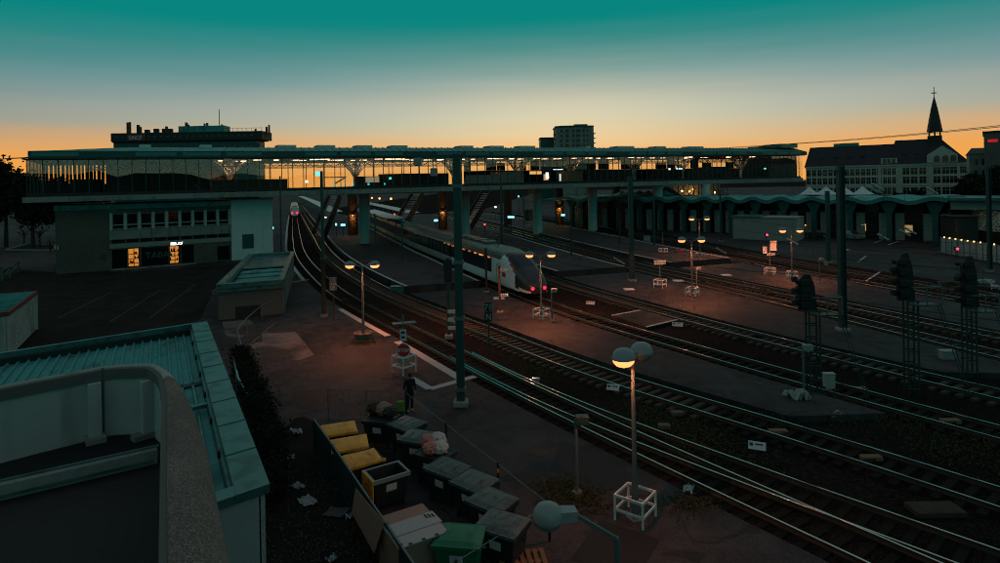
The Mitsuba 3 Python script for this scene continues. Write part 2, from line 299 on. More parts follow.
for k, (px, side, sm) in TR.items():
    P = gpts(px, ZR); q = spline(P, .6, 16 if k in 'ATBDC' else 30)
    c = offset(q, side if k != 'A' else -.75); CEN[k] = c
    t = thing('railway_track', TL[k], 'railway track', 'railway tracks of the yard')
    for o in (-.75, .75):
        r = offset(c, o)
        rk = put('rail', sweep(r[::2], [(-.07, 0), (.07, 0), (.07, .03), (.02, .04), (.02, .145), (-.02, .145), (-.02, .04), (-.07, .03)], ZR-.165), 'rust', t)
        put('head', sweep(r[::2], [(-.03, .0), (.03, .0), (.03, .035), (.023, .045), (-.023, .045), (-.03, .035)], ZR-.045), 'steel', rk)
    tn = np.gradient(c, axis=0); far, cnt = [], 0
    order = sorted(range(len(c)), key=lambda i: c[i][1])
    for i in order:
        if c[i][1] < 8 or abs(c[i][0]) > c[i][1]*.9+3 or c[i][1] > 260: continue
        ang = math.atan2(tn[i][1], tn[i][0]); jj = rnd.uniform(-.02, .02)
        if rnd.random() < .02: continue
        zt = (-.285 if k not in 'AT' else -.372) + rnd.uniform(-.012, .012)
        sl = box((c[i][0], c[i][1], zt-.06), (.25, 2.55+rnd.uniform(-.08, .08), .13), ang+jj)
        if cnt < 150 and c[i][1] < 70: put('sleeper', sl, 'dsleep' if (k == 'B' and c[i][1] < 27) else sm if rnd.random() > .12 or sm == 'dsleep' else 'wsleep', t); cnt += 1
        else: far.append(sl)
    if far: struct('far_sleepers', far, sm, None, t, 'stuff')

def along(px, Z=0.0, step=1.0): return spline(gpts(px, Z), step)
# the yard: everything on the near side of track A
edge = offset(CEN['A'], 1.75)[::3] if False else offset(CEN['A'], 1.75)[::3]
# which side of A is the yard? the one towards the camera's left
if edge[-1][0] > CEN['A'][-1][0]: edge = offset(CEN['A'], -1.75)[::3]
edge = edge[edge[:, 1] < 235]
yard = Polygon(np.vstack([edge, [[edge[-1][0]+8, -30], [-700, -30], [-700, 900], [edge[0][0]-5, 900]]])).buffer(0)
struct('yard_pavement', prism(yard, BED+.01, 0), 'asphalt', 'dark cracked asphalt yard beside the tracks')
def band(n1, n2, name, lab, z=0.0, m='platform'):
    P = Polygon(np.vstack([n1, n2[::-1]])).buffer(0); struct(name, prism(P, BED+.01, z), m, lab); return P
e1 = offset(CEN['B'], 1.7 if offset(CEN['B'], 1.7)[200][1] > CEN['B'][200][1] else -1.7)
def sgn(k, far):                                     # offset sign that moves away from (far) / towards the camera
    c = CEN[k]; i = min(range(len(c)), key=lambda j: abs(c[j][1]-60)); a, b = offset(c, 1.)[i], c[i]
    return 1 if (a[1] > b[1]) == far else -1
def rng(q, y0, y1): return q[(q[:, 1] > y0) & (q[:, 1] < y1)]
def tr_side(k, far, o=1.72): return offset(CEN[k], sgn(k, far)*o)[::3]
def ydepth(x, y): return G(x, y)[1]
PE = []                                              # white platform edge strips
def platform(name, kn, kf, yr0, yr1, yw, labr, labw):
    a, b = rng(tr_side(kn, True), yr0, 330), rng(tr_side(kf, False), yr1, 330)
    if a[0][1] > a[-1][1]: a = a[::-1]
    if b[0][1] > b[-1][1]: b = b[::-1]
    struct(name, prism(Polygon(np.vstack([a, b[::-1]])).buffer(0), BED+.01, .28), 'platform', labr)
    for q in (a, b):
        s = offset(q, .0); w = Polygon(np.vstack([s, offset(q, .32 if q is a else -.32)[::-1]])).buffer(0)
        d = Polygon(np.vstack([s, offset(q, -.32 if q is a else .32)[::-1]])).buffer(0)
        w = w if w.intersection(Polygon(np.vstack([a, b[::-1]])).buffer(0)).area > d.intersection(Polygon(np.vstack([a, b[::-1]])).buffer(0)).area else d
        put('edge_strip', prism(w.buffer(-.01), .2805, .288), 'stripe', name)
    a2, b2 = rng(tr_side(kn, True, 1.5), yw, yr0-.02), rng(tr_side(kf, False, 1.5), yw, yr1-.02)
    if a2[0][1] > a2[-1][1]: a2 = a2[::-1]
    if b2[0][1] > b2[-1][1]: b2 = b2[::-1]
    P = Polygon(np.vstack([a2, b2[::-1]])).buffer(0)
    struct(name.replace('platform', 'service_path'), prism(P, BED+.01, -.12), 'asphalt', labw)
    return P
platform('platform_island', 'B', 'D', ydepth(429, 291), ydepth(486, 284), 25.5, 'dark platform between the curving tracks and the white train', 'low asphalt path where the platform ramps down past the train nose')
platform('platform_middle', 'C', 'E', ydepth(576, 275), ydepth(637, 269.6), 30, 'dark platform beyond the white train', 'low asphalt strip with two twin lamps between the tracks')
platform('platform_outer', 'F', 'H', ydepth(691, 264.5), ydepth(726, 261), 36, 'dark platform in front of the wave-roofed hall', 'low asphalt strip with the red-lit sign between the tracks')
fe = tr_side('J', True, 2.2); fe = fe[np.argsort(-fe[:, 1])]; fe = rng(fe, 20, 300)
struct('forecourt', prism(Polygon(np.vstack([fe, [[fe[-1][0]+120, fe[-1][1]-10], [600, 900], [60, 900]]])).buffer(0), BED+.01, .02), 'asphalt', 'asphalt car park in front of the wave-roofed hall')
# low walkway between C and D, and its white border lines
w4 = gpts([(612, 315.4), (641, 310), (678, 319.5), (646, 327)], -.2)
struct('walkway', prism(Polygon(w4), BED+.01, -.2), 'asphalt', 'asphalt crossing pad with white borders between two tracks')
for a, b in (((612, 315.4), (640, 310.3)), ((646, 327), (677, 319.8))):
    p, q = G(*a, -.19), G(*b, -.19); put('border_line', beam(p, q, .22, .02), 'stripe', 'walkway')
# yard edge: broad pale strip beside the track, and an L-shaped pale mark
Q = offset(CEN['A'], 0); yd = edge
def yard_strip(x0, y0, x1, y1, w, name='edge_strip'):
    lo, hi = G(x1, y1)[1], G(x0, y0)[1]
    q = rng(edge, lo, hi); n = np.gradient(q, axis=0); n /= np.linalg.norm(n, axis=1, keepdims=True); nn = np.c_[n[:, 1], -n[:, 0]]
    s = -1 if (q + nn)[0][0] > q[0][0] else 1
    P = Polygon(np.vstack([q + s*nn*.06, (q + s*nn*(w+.06))[::-1]])).buffer(0)
    put(name, prism(P, .0, .010), 'stripe', 'yard_pavement')
yard_strip(345, 308, 398, 338, .42); yard_strip(400, 340, 476, 379, .5)
yard_strip(284, 215, 309, 281, .38)
P0, P1, P2 = G(411, 378, .006), G(430, 389, .006), G(475, 376.5, .006)
put('pale_mark', beam(P0, P1, .42, .012), 'offw', 'yard_pavement'); put('pale_mark', beam(P1, P2, .42, .013), 'offw', 'yard_pavement')
put('border_line', beam(G(283, 283.3, .006), G(309, 279.8, .006), .3, .012), 'stripe', 'yard_pavement')
# worn concrete areas on the yard near the hut
for i, px in enumerate([[(262, 330), (290, 327), (300, 337), (314, 355), (300, 360), (272, 362), (262, 352)], [(236, 345), (262, 342), (262, 352), (268, 366), (250, 376), (244, 370), (236, 374)], [(272, 372), (292, 368), (300, 374), (290, 382), (270, 386), (262, 380)], [(222, 322), (250, 320), (258, 330), (240, 338), (226, 336)]]):
    P = Polygon(gpts(px)); P = P.buffer(-.12).buffer(.12)
    struct('worn_concrete', prism(P, .0, .006+.002*i), 'patch', 'pale worn concrete patch on the yard')
P = Polygon(gpts([(262, 470), (300, 420), (330, 440), (352, 480), (372, 520), (400, 563), (420, 620), (250, 640), (258, 560)])).buffer(.3)
struct('soil_strip', prism(P, .0, .014), 'soil', 'dark littered soil between the foreground building and the bin fence')
P = Polygon(gpts([(0, 268), (60, 273), (150, 271), (262, 262), (215, 288), (200, 320), (120, 340), (40, 348), (0, 352)]))
struct('car_park', prism(P.buffer(.0), .0, .005), 'soil', 'dark muddy empty car park in front of the low brick building')
for a, b in (((110, 322), (160, 290)), ((58, 318), (112, 292)), ((150, 318), (196, 284))):
    put('bay_line', beam(G(*a, .008), G(*b, .008), .09, .008), 'bayp', 'car_park')

# ================================================================== THE STATION BRIDGE
BX0, BS = -56.0, .6
def front_px(x):                                     # where the vertical plane of the bridge front meets the photo column x
    a = (x-HX)/FOC; Y = 104/(1-BS*a); return np.array([a*Y, Y])
UB = np.array([1, BS])/math.hypot(1, BS); NB = np.array([-UB[1], UB[0]])
O_B = front_px(22)
def t_px(x): return float((front_px(x)-O_B) @ UB)
L_B = t_px(803)
def lin(a, b): return lambda t: a + (b-a)*np.asarray(t)/L_B
Zsb, Zst, Zev = lin(8.85, 9.55), lin(9.50, 10.5), lin(13.98, 16.0)
def Ztop(t): return np.interp(t, [0, t_px(65), t_px(130), L_B], [14.95, 15.35, 15.75, 18.0])
def BP(t, v, z): q = O_B + UB*t + NB*v; return np.array([q[0], q[1], z])
def bsweep(t0, t1, prof, n=24):                      # prof(t) -> [(v, z)...] closed outline, swept along the bridge
    ts = np.linspace(t0, t1, n); rows = [np.array([BP(t, v, z) for v, z in prof(t)]) for t in ts]; k = len(rows[0]); f = []
    for i in range(n-1):
        for j in range(k):
            a, b = i*k+j, i*k+(j+1) % k; f += [[a, b, b+k], [a, b+k, a+k]]
    for base, flip in ((0, 1), ((n-1)*k, 0)):
        for j in range(1, k-1): f.append([base, base+j+1, base+j] if not flip else [base, base+j, base+j+1])
    m = tm(np.vstack(rows), f); return m
def bbox(t0, t1, v0, v1, z0, z1):                    # box in bridge axes, z may be functions of t
    z = lambda q, t: float(q(t)) if callable(q) else q
    P = [BP(t, v, z(q, t)) for t in (t0, t1) for v in (v0, v1) for q in (z0, z1)]; return tm(P, BF)
DEP = 19.0
br = thing('station_bridge', 'long glazed station concourse bridge with teal metal roof spanning all the tracks', 'footbridge')
put('deck', bsweep(0, L_B, lambda t: [(0, Zsb(t)), (0, Zst(t)), (DEP, Zst(t)), (DEP, Zsb(t))]), 'ivory', br)
for i in range(34):                                  # precast edge panels, proud of the slab, dark joints between
    a, b = L_B*i/34+.04, L_B*(i+1)/34-.04
    put('edge_panel', bbox(a, b, -.06, -.002, lambda t: Zsb(t)+.03, lambda t: Zst(t)-.03), 'concrete' if i % 3 else 'ivory', br)
put('plinth', bsweep(.3, L_B-.3, lambda t: [(.35, Zst(t)+.003), (.35, Zst(t)+.42), (.62, Zst(t)+.42), (.62, Zst(t)+.003)]), 'dark', br)
OV = .9
def roofprof(t):
    e, p = float(Zev(t)), float(Ztop(t)); return [(-OV, e+.1), (-OV, e+.95), (2.6, p), (DEP-2, p+.15), (DEP+OV, e+.9), (DEP+OV, e+.1)]
put('roof', bsweep(.7, L_B+.4, roofprof, 60), 'mroof', br)
put('ceiling', bsweep(.1, L_B-.1, lambda t: [(-OV+.1, Zev(t)-.02), (-OV+.1, Zev(t)+.096), (DEP+OV-.1, Zev(t)+.096), (DEP+OV-.1, Zev(t)-.02)]), 'ceil', br)
ft = .75; i = 0
while ft < L_B:                                      # fascia boards and the lighter panels set on them
    w = 5.2; a, b = ft, min(ft+w-.06, L_B+.35)
    put('fascia_board', bbox(a, b, -OV-.06, -OV-.004, lambda t: Zev(t)+.12, lambda t: Zev(t)+.92), 'fascia', br)
    if i % 4 != 1: put('fascia_panel', bbox(a+.3, b-.3, -OV-.10, -OV-.064, lambda t: Zev(t)+.32, lambda t: Zev(t)+.78), 'fpanel', br)
    ft += w; i += 1
ribs = []
for t in np.arange(t_px(224), L_B+.6, 1.15):         # raised standing seams on the sloped edge of the roof
    e, p = float(Zev(t)), float(Ztop(t)); ribs.append(beam(BP(t, -OV+.05, e+.99), BP(t+.5, 2.6, p+.04), .12, .12))
struct('roof_seam', ribs, 'coping', None, br, 'stuff')
for x0, x1 in ((140, 152), (203, 215), (283, 302), (324, 342), (364, 380), (400, 416), (470, 483), (500, 514), (531, 546), (598, 602), (629, 646), (668, 678), (702, 716)):
    put('rooflight', bbox(t_px(x0), t_px(x1), 3.2, 5.6, lambda t: Ztop(t)+.02, lambda t: Ztop(t)+.42), 'skyl', br)
put('end_screen', bbox(L_B-7, L_B-.4, 1.0, 6, lambda t: Ztop(t)+.03, lambda t: Ztop(t)+1.0), 'fpanel', br)
put('end_screen', bbox(L_B-13, L_B-7.05, 1.6, 6, lambda t: Ztop(t)+.03, lambda t: Ztop(t)+.45), 'fascia', br)
put('roof_spike', beam(BP(-3.2, .6, 13.95), BP(.72, .6, 14.25), .12, .12), 'dark', br)
tt = .4; PW = 1.52; k = 0
gt, gb = lambda t: Zev(t)-.03, lambda t: Zst(t)+.42
while tt < L_B-.6:
    put('pane', bbox(tt+.045, tt+PW-.045, .46, .475, gb, gt), 'glass', br)
    put('mullion', bbox(tt-.04, tt+.04, .40, .56, gb, gt), 'fascia', br)
    if k % 2 == 0 and t_px(215) < tt < t_px(520): put('rear_mullion', bbox(tt-.05, tt+.05, DEP-.6, DEP-.45, lambda t: Zst(t), gt), 'dark', br)
    tt += PW; k += 1
for v0 in np.arange(3.0, DEP-.5, 3.0):              # glazed west end
    put('mullion', bbox(.32, .48, v0-.04, v0+.04, gb, gt), 'fascia', br); put('pane', bbox(.40, .41, v0-2.94, v0-.05, gb, gt), 'glass', br)
    put('mullion', bbox(L_B-.48, L_B-.32, v0-.04, v0+.04, gb, gt), 'fascia', br)
# inside: rooms, kiosks, back wall, tree columns, luminaires
def room(x0, x1, v0, v1, h, m, name='room_wall', z0=0.02):
    return put(name, bbox(t_px(x0), t_px(x1), v0, v1, lambda t: Zst(t)+z0, (lambda t: Zev(t)-.05) if h is None else (lambda t: Zst(t)+h)), m, br)
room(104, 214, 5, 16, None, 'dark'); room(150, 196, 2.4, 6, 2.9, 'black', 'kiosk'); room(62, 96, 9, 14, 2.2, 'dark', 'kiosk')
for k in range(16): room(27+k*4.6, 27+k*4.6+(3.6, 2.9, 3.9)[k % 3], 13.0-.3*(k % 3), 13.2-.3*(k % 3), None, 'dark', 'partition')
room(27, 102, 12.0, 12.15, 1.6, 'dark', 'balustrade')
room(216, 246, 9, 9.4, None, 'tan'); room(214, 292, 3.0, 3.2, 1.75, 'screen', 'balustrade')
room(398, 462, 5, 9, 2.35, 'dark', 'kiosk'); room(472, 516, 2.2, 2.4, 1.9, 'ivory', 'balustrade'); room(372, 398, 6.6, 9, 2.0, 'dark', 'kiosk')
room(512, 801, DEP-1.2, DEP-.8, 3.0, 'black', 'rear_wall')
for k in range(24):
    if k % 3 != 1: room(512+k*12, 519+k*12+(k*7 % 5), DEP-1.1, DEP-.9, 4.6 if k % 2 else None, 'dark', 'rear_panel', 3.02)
tr_ = []
for v_ in (3.4, 9.5, 15.2):
    for t_ in np.arange(6, L_B-4, 2.4): tr_ += [beam(BP(t_, v_, float(Zev(t_))-.12), BP(t_+1.2, v_, float(Zev(t_))-.95), .07, .07), beam(BP(t_+1.2, v_, float(Zev(t_))-.95), BP(t_+2.4, v_, float(Zev(t_))-.12), .07, .07)]
    tr_.append(bsweep(6, L_B-4, lambda t: [(v_-.05, Zev(t)-1.0), (v_-.05, Zev(t)-.9), (v_+.05, Zev(t)-.9), (v_+.05, Zev(t)-1.0)]))
struct('roof_truss', tr_, 'dark', None, br, 'stuff')
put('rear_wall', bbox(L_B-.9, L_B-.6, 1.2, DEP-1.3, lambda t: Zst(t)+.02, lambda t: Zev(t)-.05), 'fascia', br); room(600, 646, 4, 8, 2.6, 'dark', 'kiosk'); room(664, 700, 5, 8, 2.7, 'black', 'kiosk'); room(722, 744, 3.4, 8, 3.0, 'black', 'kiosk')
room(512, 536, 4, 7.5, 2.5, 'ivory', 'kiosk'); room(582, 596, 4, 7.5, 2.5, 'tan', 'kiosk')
for x in (228, 365, 470, 538, 593, 659, 708, 768):   # white branching columns
    t = t_px(x)+1.2; v = 8.5; z0, z1 = float(Zst(t)), float(Zev(t))
    ms = [tube([BP(t, v, z0), BP(t, v, z0+1.2), BP(t, v, z0+2.1)], [.42, .34, .38], 10)]
    for a in range(7):
        an = a*2*PI/7+.3; dx, dv = math.cos(an), math.sin(an)
        ms.append(tube([BP(t, v, z0+1.8), BP(t+dx*.7, v+dv*.7, z0+2.9), BP(t+dx*2.0, v+dv*2.0, z1-.5), BP(t+dx*3.2, v+dv*3.0, z1-.03)], [.26, .2, .15, .1], 6))
        ms.append(tube([BP(t+dx*.7, v+dv*.7, z0+2.9), BP(t+dx*1.2+dv*.7, v+dv*1.2-dx*.7, z1-.8), BP(t+dx*1.6+dv*1.6, v+dv*1.6-dx*1.6, z1-.03)], [.15, .12, .08], 6))
    put('tree_column', ms, 'white', br, smooth=40)
warm = (1., .62, .36)
for i, x in enumerate([225, 243, 252, 262, 283, 304, 312, 320, 330, 345, 352, 368, 378, 386, 398, 408, 418, 432, 447, 459, 478, 490, 503, 512, 527, 540, 553, 566, 578, 590, 604, 617, 630, 641, 655, 672, 684, 700, 712, 724, 742, 754, 765]):
    t = t_px(x); v = 2.2 + 5*rnd.random(); w = rnd.uniform(.5, 1.5)
    put('ceiling_light', bbox(t-w/2, t+w/2, v, v+.5+rnd.random()*.5, lambda s: Zev(s)-.16, lambda s: Zev(s)-.03), 'white', br, emit=glow(warm, rnd.uniform(.5, 1.3), .06))
for x, z0, z1, dx, col, kk, v in ((557, 1.0, 2.2, 3, (.9, 1, 1), .55, 3.0), (570, .55, 1.9, 1.4, (.8, 1, .95), .35, 3.0), (547, 1.9, 2.45, 12, (1, .55, .15), .35, 3.6), (560, .7, 1.9, 5, (1, .5, .15), .22, 4.5), (320, 2.1, 2.75, 4, (.1, .9, 1), .6, 1.2), (311, 1.1, 1.5, 3, (1, .8, .7), .5, 2.6), (567, 2.65, 2.85, 10, (.6, 1, 1), .5, 2.6), (689, 2.5, 2.75, 6, (.6, 1, 1), .6, 2.6), (679, 2.4, 2.75, 2, (.7, 1, 1), .7, 2.6), (777, 2.3, 2.65, 2, (.4, 1, .95), .6, 3.2), (400, 1.4, 1.75, 2, (.1, 1, .8), .6, 4.2), (386, 1.0, 1.9, 14, (1, .8, .5), .10, 6.3)):
    put('lit_sign' if kk > .3 else 'lit_shopfront', bbox(t_px(x-dx/2), t_px(x+dx/2), v, v+.08, lambda s: Zst(s)+z0, lambda s: Zst(s)+z1), 'dark', br, emit=glow(col, kk, .05))
for x in (338, 348, 356, 372, 388):                  # small blue-green screens of the ticket gates
    put('gate_screen', bbox(t_px(x)-.14, t_px(x)+.14, 1.6, 1.64, lambda s: Zst(s)+.55, lambda s: Zst(s)+.85), 'dark', br, emit=glow((.05, .8, .9), .35, .02))
# light of the concourse luminaires themselves (they hang above the tree columns)
for i, x in enumerate((236, 375, 480, 600, 712, 765)):
    q = BP(t_px(x), 6.5, float(Zev(t_px(x)))-1.2)
    scene[f'concourse_lamp_{i:03d}'] = {'type': 'point', 'position': q.tolist(), 'intensity': rgb(np.array((1, .5, .2))*(.8 if i else 1.0)), 'sampling_weight': .5}
# pillars
for x, y, r, row, glowing in ((365, 245, .95, 0, 0), (465, 238, .95, 0, 0), (538, 234, .95, 0, 0), (593, 230.5, .95, 0, 0), (659, 229, .95, 0, 0), (706, 227, .95, 0, 0), (353, 236, 1.0, 1, 1), (443, 231, 1.0, 1, 1), (508, 226, 1.0, 1, 0), (559.5, 226, 1.0, 1, 1), (617, 222, 1.0, 1, 0)):
    p = G(x, y); t = float((p[:2]-O_B) @ UB); top = float(Zsb(t))-.02
    prof = [(0, 0), (r, 0), (r, top*.36), (r-.03, top*.36+.02), (r-.03, top*.36+.09), (r, top*.36+.11), (r, top-.5), (r*1.15, top-.12), (r*1.15, top), (0, top)]
    kk = put('pillar', lathe(prof, 20, (p[0], p[1], 0)), 'offp' if row == 0 else 'rust', br, 30)
# bridge staircases and the big dark escalator
def stairs(name, lab, p, q, w, n, tread, under='dark', side=None):
    t = thing(name, lab, 'staircase', 'staircases under the bridge'); p, q = np.array(p), np.array(q); d = q-p; h = np.array([d[0], d[1], 0]); h /= np.linalg.norm(h); s = np.array([-h[1], h[0], 0])
    for sg in (-1, 1):
        put('stringer', beam(p+s*sg*w/2, q+s*sg*w/2, .14, .5), under, t)
        put('handrail', beam(p+s*sg*w/2+[0, 0, 1.0], q+s*sg*w/2+[0, 0, 1.0], .08, .08), 'galv', t)
        if side: put('side_panel', beam(p+s*sg*(w/2+.12)+[0, 0, .1], q+s*sg*(w/2+.12)+[0, 0, .1], .06, 1.5 if side == 'black' and n < 26 else 2.4), side, t)
    for i in range(n):
        c = p + d*(i+.5)/n; put('tread', beam(c-s*(w/2-.08), c+s*(w/2-.08), .5, .09), tread, t)
    return t
def stair_px(name, lab, a, b, Ya, Yb, w, n, tread, side=None): stairs(name, lab, V(*a, Ya), V(*b, Yb), w, n, tread, 'dark', side or 'black')
stair_px('staircase', 'steep staircase with pale treads dropping beside the glowing first pillar', (335, 196), (319, 236), 118, 112, 2.2, 22, 'white')
stair_px('staircase', 'staircase with pale treads between the curved track canopies and the second glowing pillar', (418, 194), (396, 232), 128, 119, 2.4, 22, 'white')
stair_px('staircase', 'pale-stepped staircase just beyond the tallest square mast', (487, 193), (466, 228), 140, 132, 2.4, 20, 'white')
stair_px('escalator', 'dark boxed escalator slanting down under the bridge towards the wave-roofed hall', (664, 190), (726, 233), 168, 160, 3.2, 26, 'black', 'black')
# glazed lift shafts
for x0, x1, yb, lab in ((524, 535, 230, 'glazed lift shaft with dark frame beside the third pale pillar'), (577, 588, 227, 'glazed lift shaft standing close to the fourth pale pillar')):
    a = G(x0, yb); wd = (x1-x0)/FOC*a[1]; t = thing('lift_shaft', lab, 'lift shaft', 'glazed lift shafts'); top = float(Zsb(t_px(x0)))-.05
    for i in (0, 1):
        for j in (0, 1): put('post', box((a[0]+i*wd, a[1]+j*wd, top/2), (.14, .14, top)), 'galv', t)
    for i in range(7):
        z = .05 + (top-.2)*i/6
        for (u0, v0, u1, v1) in ((0, 0, 1, 0), (0, 0, 0, 1), (1, 0, 1, 1)): put('rail', beam((a[0]+u0*wd, a[1]+v0*wd, z), (a[0]+u1*wd, a[1]+v1*wd, z), .09, .09), 'galv', t)
    put('glazing', box((a[0]+wd/2, a[1]+.03, top/2), (wd-.2, .02, top-.1)), 'glass', t); put('car', box((a[0]+wd/2, a[1]+wd/2, 3.2), (wd*.8, wd*.8, 2.4)), 'dark', t)
# tall lit glass wall behind the escalator
q0, q1 = V(668, 200, 178), V(728, 200, 192); t = thing('stair_hall', 'warm-lit glazed stair hall seen under the bridge by the escalator', 'building')
d = q1-q0; Ls = np.linalg.norm(d[:2]); an = math.atan2(d[1], d[0])
put('rear_wall', place(bb(0, Ls, 3, 3.2, 0, 9), (q0[0], q0[1], 0), an), 'tan', t)
for i in range(13): put('mullion', place(bb(i*Ls/12-.09, i*Ls/12+.09, 0, .2, 0, 9), (q0[0], q0[1], 0), an), 'dark', t)
for zz in (2.6, 5.6): put('transom', place(bb(0, Ls, -.04, -.002, zz, zz+.18), (q0[0], q0[1], 0), an), 'dark', t)
for x, zz in ((683, 7.2), (690, 7.0), (694, 7.6), (709, 3.0), (716, 6.4)):
    f = (x-668)/60; put('bulb', place(trimesh.creation.icosphere(1, .28), (q0+d*f)*np.array([1, 1, 0])+np.array([0, 1.6, zz]), 0), 'white', t, emit=glow((1, .6, .22), 1.6, .06))
scene['stair_hall_lamp'] = {'type': 'point', 'position': ((q0+q1)/2*np.array([1, 1, 0])+np.array([-.5, 1.2, 6.0])).tolist(), 'intensity': rgb((9., 5, 1.6)), 'sampling_weight': .6}
put('floor_wall', place(bb(-8, Ls*.6, -3, -2.7, 0, 3.4), (q0[0], q0[1], 0), an), 'concrete', t)

# ================================================================== BUILDINGS
def frame_px(a, b, Z=0.0):                           # ground line from pixel a to pixel b: origin, heading, length
    p, q = G(*a, Z), G(*b, Z); d = q-p; return p, math.atan2(d[1], d[0]), float(np.hypot(d[0], d[1]))
def frame_d(xa, Ya, xb, Yb):
    p, q = V(xa, 180, Ya), V(xb, 180, Yb); p[2] = q[2] = 0; d = q-p; return p, math.atan2(d[1], d[0]), float(np.hypot(d[0], d[1]))
# ---- low brick building under the west end of the bridge
o, an, L = frame_px((56, 274.5), (231.5, 260.5)); H = 8.3
def u_of(x):                                         # where along the facade line the photo column x falls
    r = ray(x, 230); d = np.array([math.cos(an), math.sin(an)]); M = np.array([[r[0], -d[0]], [r[1], -d[1]]]); return float(np.linalg.solve(M, o[:2])[1])
t = thing('brick_building', 'low brick building with nine windows and two lit doorways under the bridge end', 'building')
loc = lambda m: place(m, o, an)
ua, ub = u_of(111), u_of(230); zw0, zw1, zs0, zs1 = 5.15, 7.15, 3.35, 3.8
bays = [ua + (ub-ua)*i/9 for i in range(10)]
holes = [(bays[i]+.16, zw0, bays[i+1]-.16, zw1) for i in range(9)] + [(bays[i]+.1, zs0, bays[i+1]-.1, zs1) for i in range(9)]
shop = [(111.6, 126.5, 0), (127.5, 139.5, 1), (141, 168, 0), (169, 180, 1), (181, 193.5, 0), (217, 229.5, 0)]
sh = [(u_of(a), .12, u_of(b), 2.55 if i < 5 else 2.1) for i, (a, b, c) in enumerate(shop)]
for (a, _, b, h) in sh: holes.append((a, .12, b, h))
put('wall', loc(cat([facade(L, H, holes, .4), bb(0, .35, .4, 14, 0, H), bb(L-.35, L, .4, 14, 0, H), bb(.36, L-.36, 13.6, 14, 0, H)])), 'brick', t)
put('parapet', loc(bb(-.12, L+.1, -.12, 14.1, H-.55, H+.12)), 'coping', t); put('roof', loc(bb(.4, L-.4, .45, 13.5, H-.7, H-.56)), 'dark', t)
put('frieze', loc(bb(ua-.2, ub+.2, -.05, -.004, zs1+.06, zw0-.12)), 'concrete', t); put('sill_band', loc(bb(ua-.2, ub+.2, -.12, -.004, zs0-.62, zs0-.04)), 'ivory', t)
for i in range(9):
    a, b = bays[i]+.16, bays[i+1]-.16
    w = put('window', loc(cat([bb(a, b, .12, .2, zw0+.5, zw0+.62), bb(a, a+.06, .12, .2, zw0, zw1), bb(b-.06, b, .12, .2, zw0, zw1), bb(a, b, .12, .2, zw1-.07, zw1), bb(a, b, .12, .2, zw0, zw0+.07)])), 'frame', t)
    put('glass', loc(bb(a+.06, b-.06, .22, .24, zw0+.05, zw1-.05)), 'pane', w)
    put('pier', loc(bb(bays[i]-.15, bays[i]+.15, -.10, -.003, zw0-.1, zw1+.14)), 'frame', t)
    put('slot_window', loc(bb(bays[i]+.1, bays[i+1]-.1, .2, .24, zs0, zs1)), 'pane', t)
put('pier', loc(bb(bays[9]-.15, bays[9]+.15, -.10, -.003, zw0-.1, zw1+.14)), 'frame', t)
for (a, _, b, h), (xa, xb, lit) in zip(sh, shop):
    if lit:
        d = put('doorway', loc(bb(a+.05, b-.05, 1.6, 1.7, .12, h)), 'dark', t, emit=glow((1., .36, .06), .22, .08))
        put('frame', loc(cat([bb(a, a+.07, .1, .2, .12, h), bb(b-.07, b, .1, .2, .12, h), bb((a+b)/2-.04, (a+b)/2+.04, .1, .18, .12, h)])), 'dark', d)
        for q in range(3): put('shelf', loc(bb(a+.1, b-.1, 1.0, 1.4, .5+q*.6, .56+q*.6)), 'dark', d)
        for q in range(12): q0 = .06+.86*rnd.random(); put('goods', loc(bb(a+q0*(b-a), a+(q0+.03+.10*rnd.random())*(b-a), 1.0, 1.3, .56+.6*(q % 3), .72+.28*rnd.random()+.6*(q % 3))), ('wood', 'dark', 'black', 'card')[q % 4], d)
    else: put('shop_window', loc(bb(a, b, .22, .25, .12, h)), 'pane', t)
put('shop_sign', loc(bb(u_of(169), u_of(178), -.12, -.005, 2.62, 3.1)), 'dark', t)
put('sign_lettering', loc(text('RELAY', .34, (u_of(169)+.12, -.13, 2.7), 0, .02)), 'white', t, emit=glow((1, .95, .95), 1.1, .06))
put('window_lettering', loc(text('TABAC', .75, (u_of(145), .21, 1.15), 0, .012, False)), 'fpanel', t)
put('step', loc(bb(u_of(110), u_of(195), -.9, -.42, 0, .1)), 'concrete', t)
put('alarm_box', loc(bb(u_of(100.5), u_of(104), -.18, -.004, 1.5, 2.1)), 'dred', t); put('wall_lamp', loc(bb(u_of(57), u_of(58), -.2, -.004, 3.0, 3.5)), 'white', t)
# the white block at its end
o2 = o + np.array([math.cos(an), math.sin(an), 0])*(L+.02)
p2 = V(263.5, 240, 92); L2 = 5.6
t = thing('rendered_block', 'smooth pale rendered block joined to the brick building beside the tracks', 'building')
loc2 = lambda m: place(m, o2, an)
for i in range(4): put('facing_panel', loc2(bb(i*L2/4+.015, (i+1)*L2/4-.015, -.35, -.304, .1, 8.5)), 'white', t)
put('wall', loc2(bb(0, L2, -.3, 11, 0, 8.48)), 'white', t); put('coping', loc2(bb(-.02, L2+.12, -.45, 11.1, 8.505, 8.72)), 'coping', t); put('vent_grille', loc2(bb(1.4, 2.9, -.46, -.36, 1.6, 3.6)), 'fascia', t)
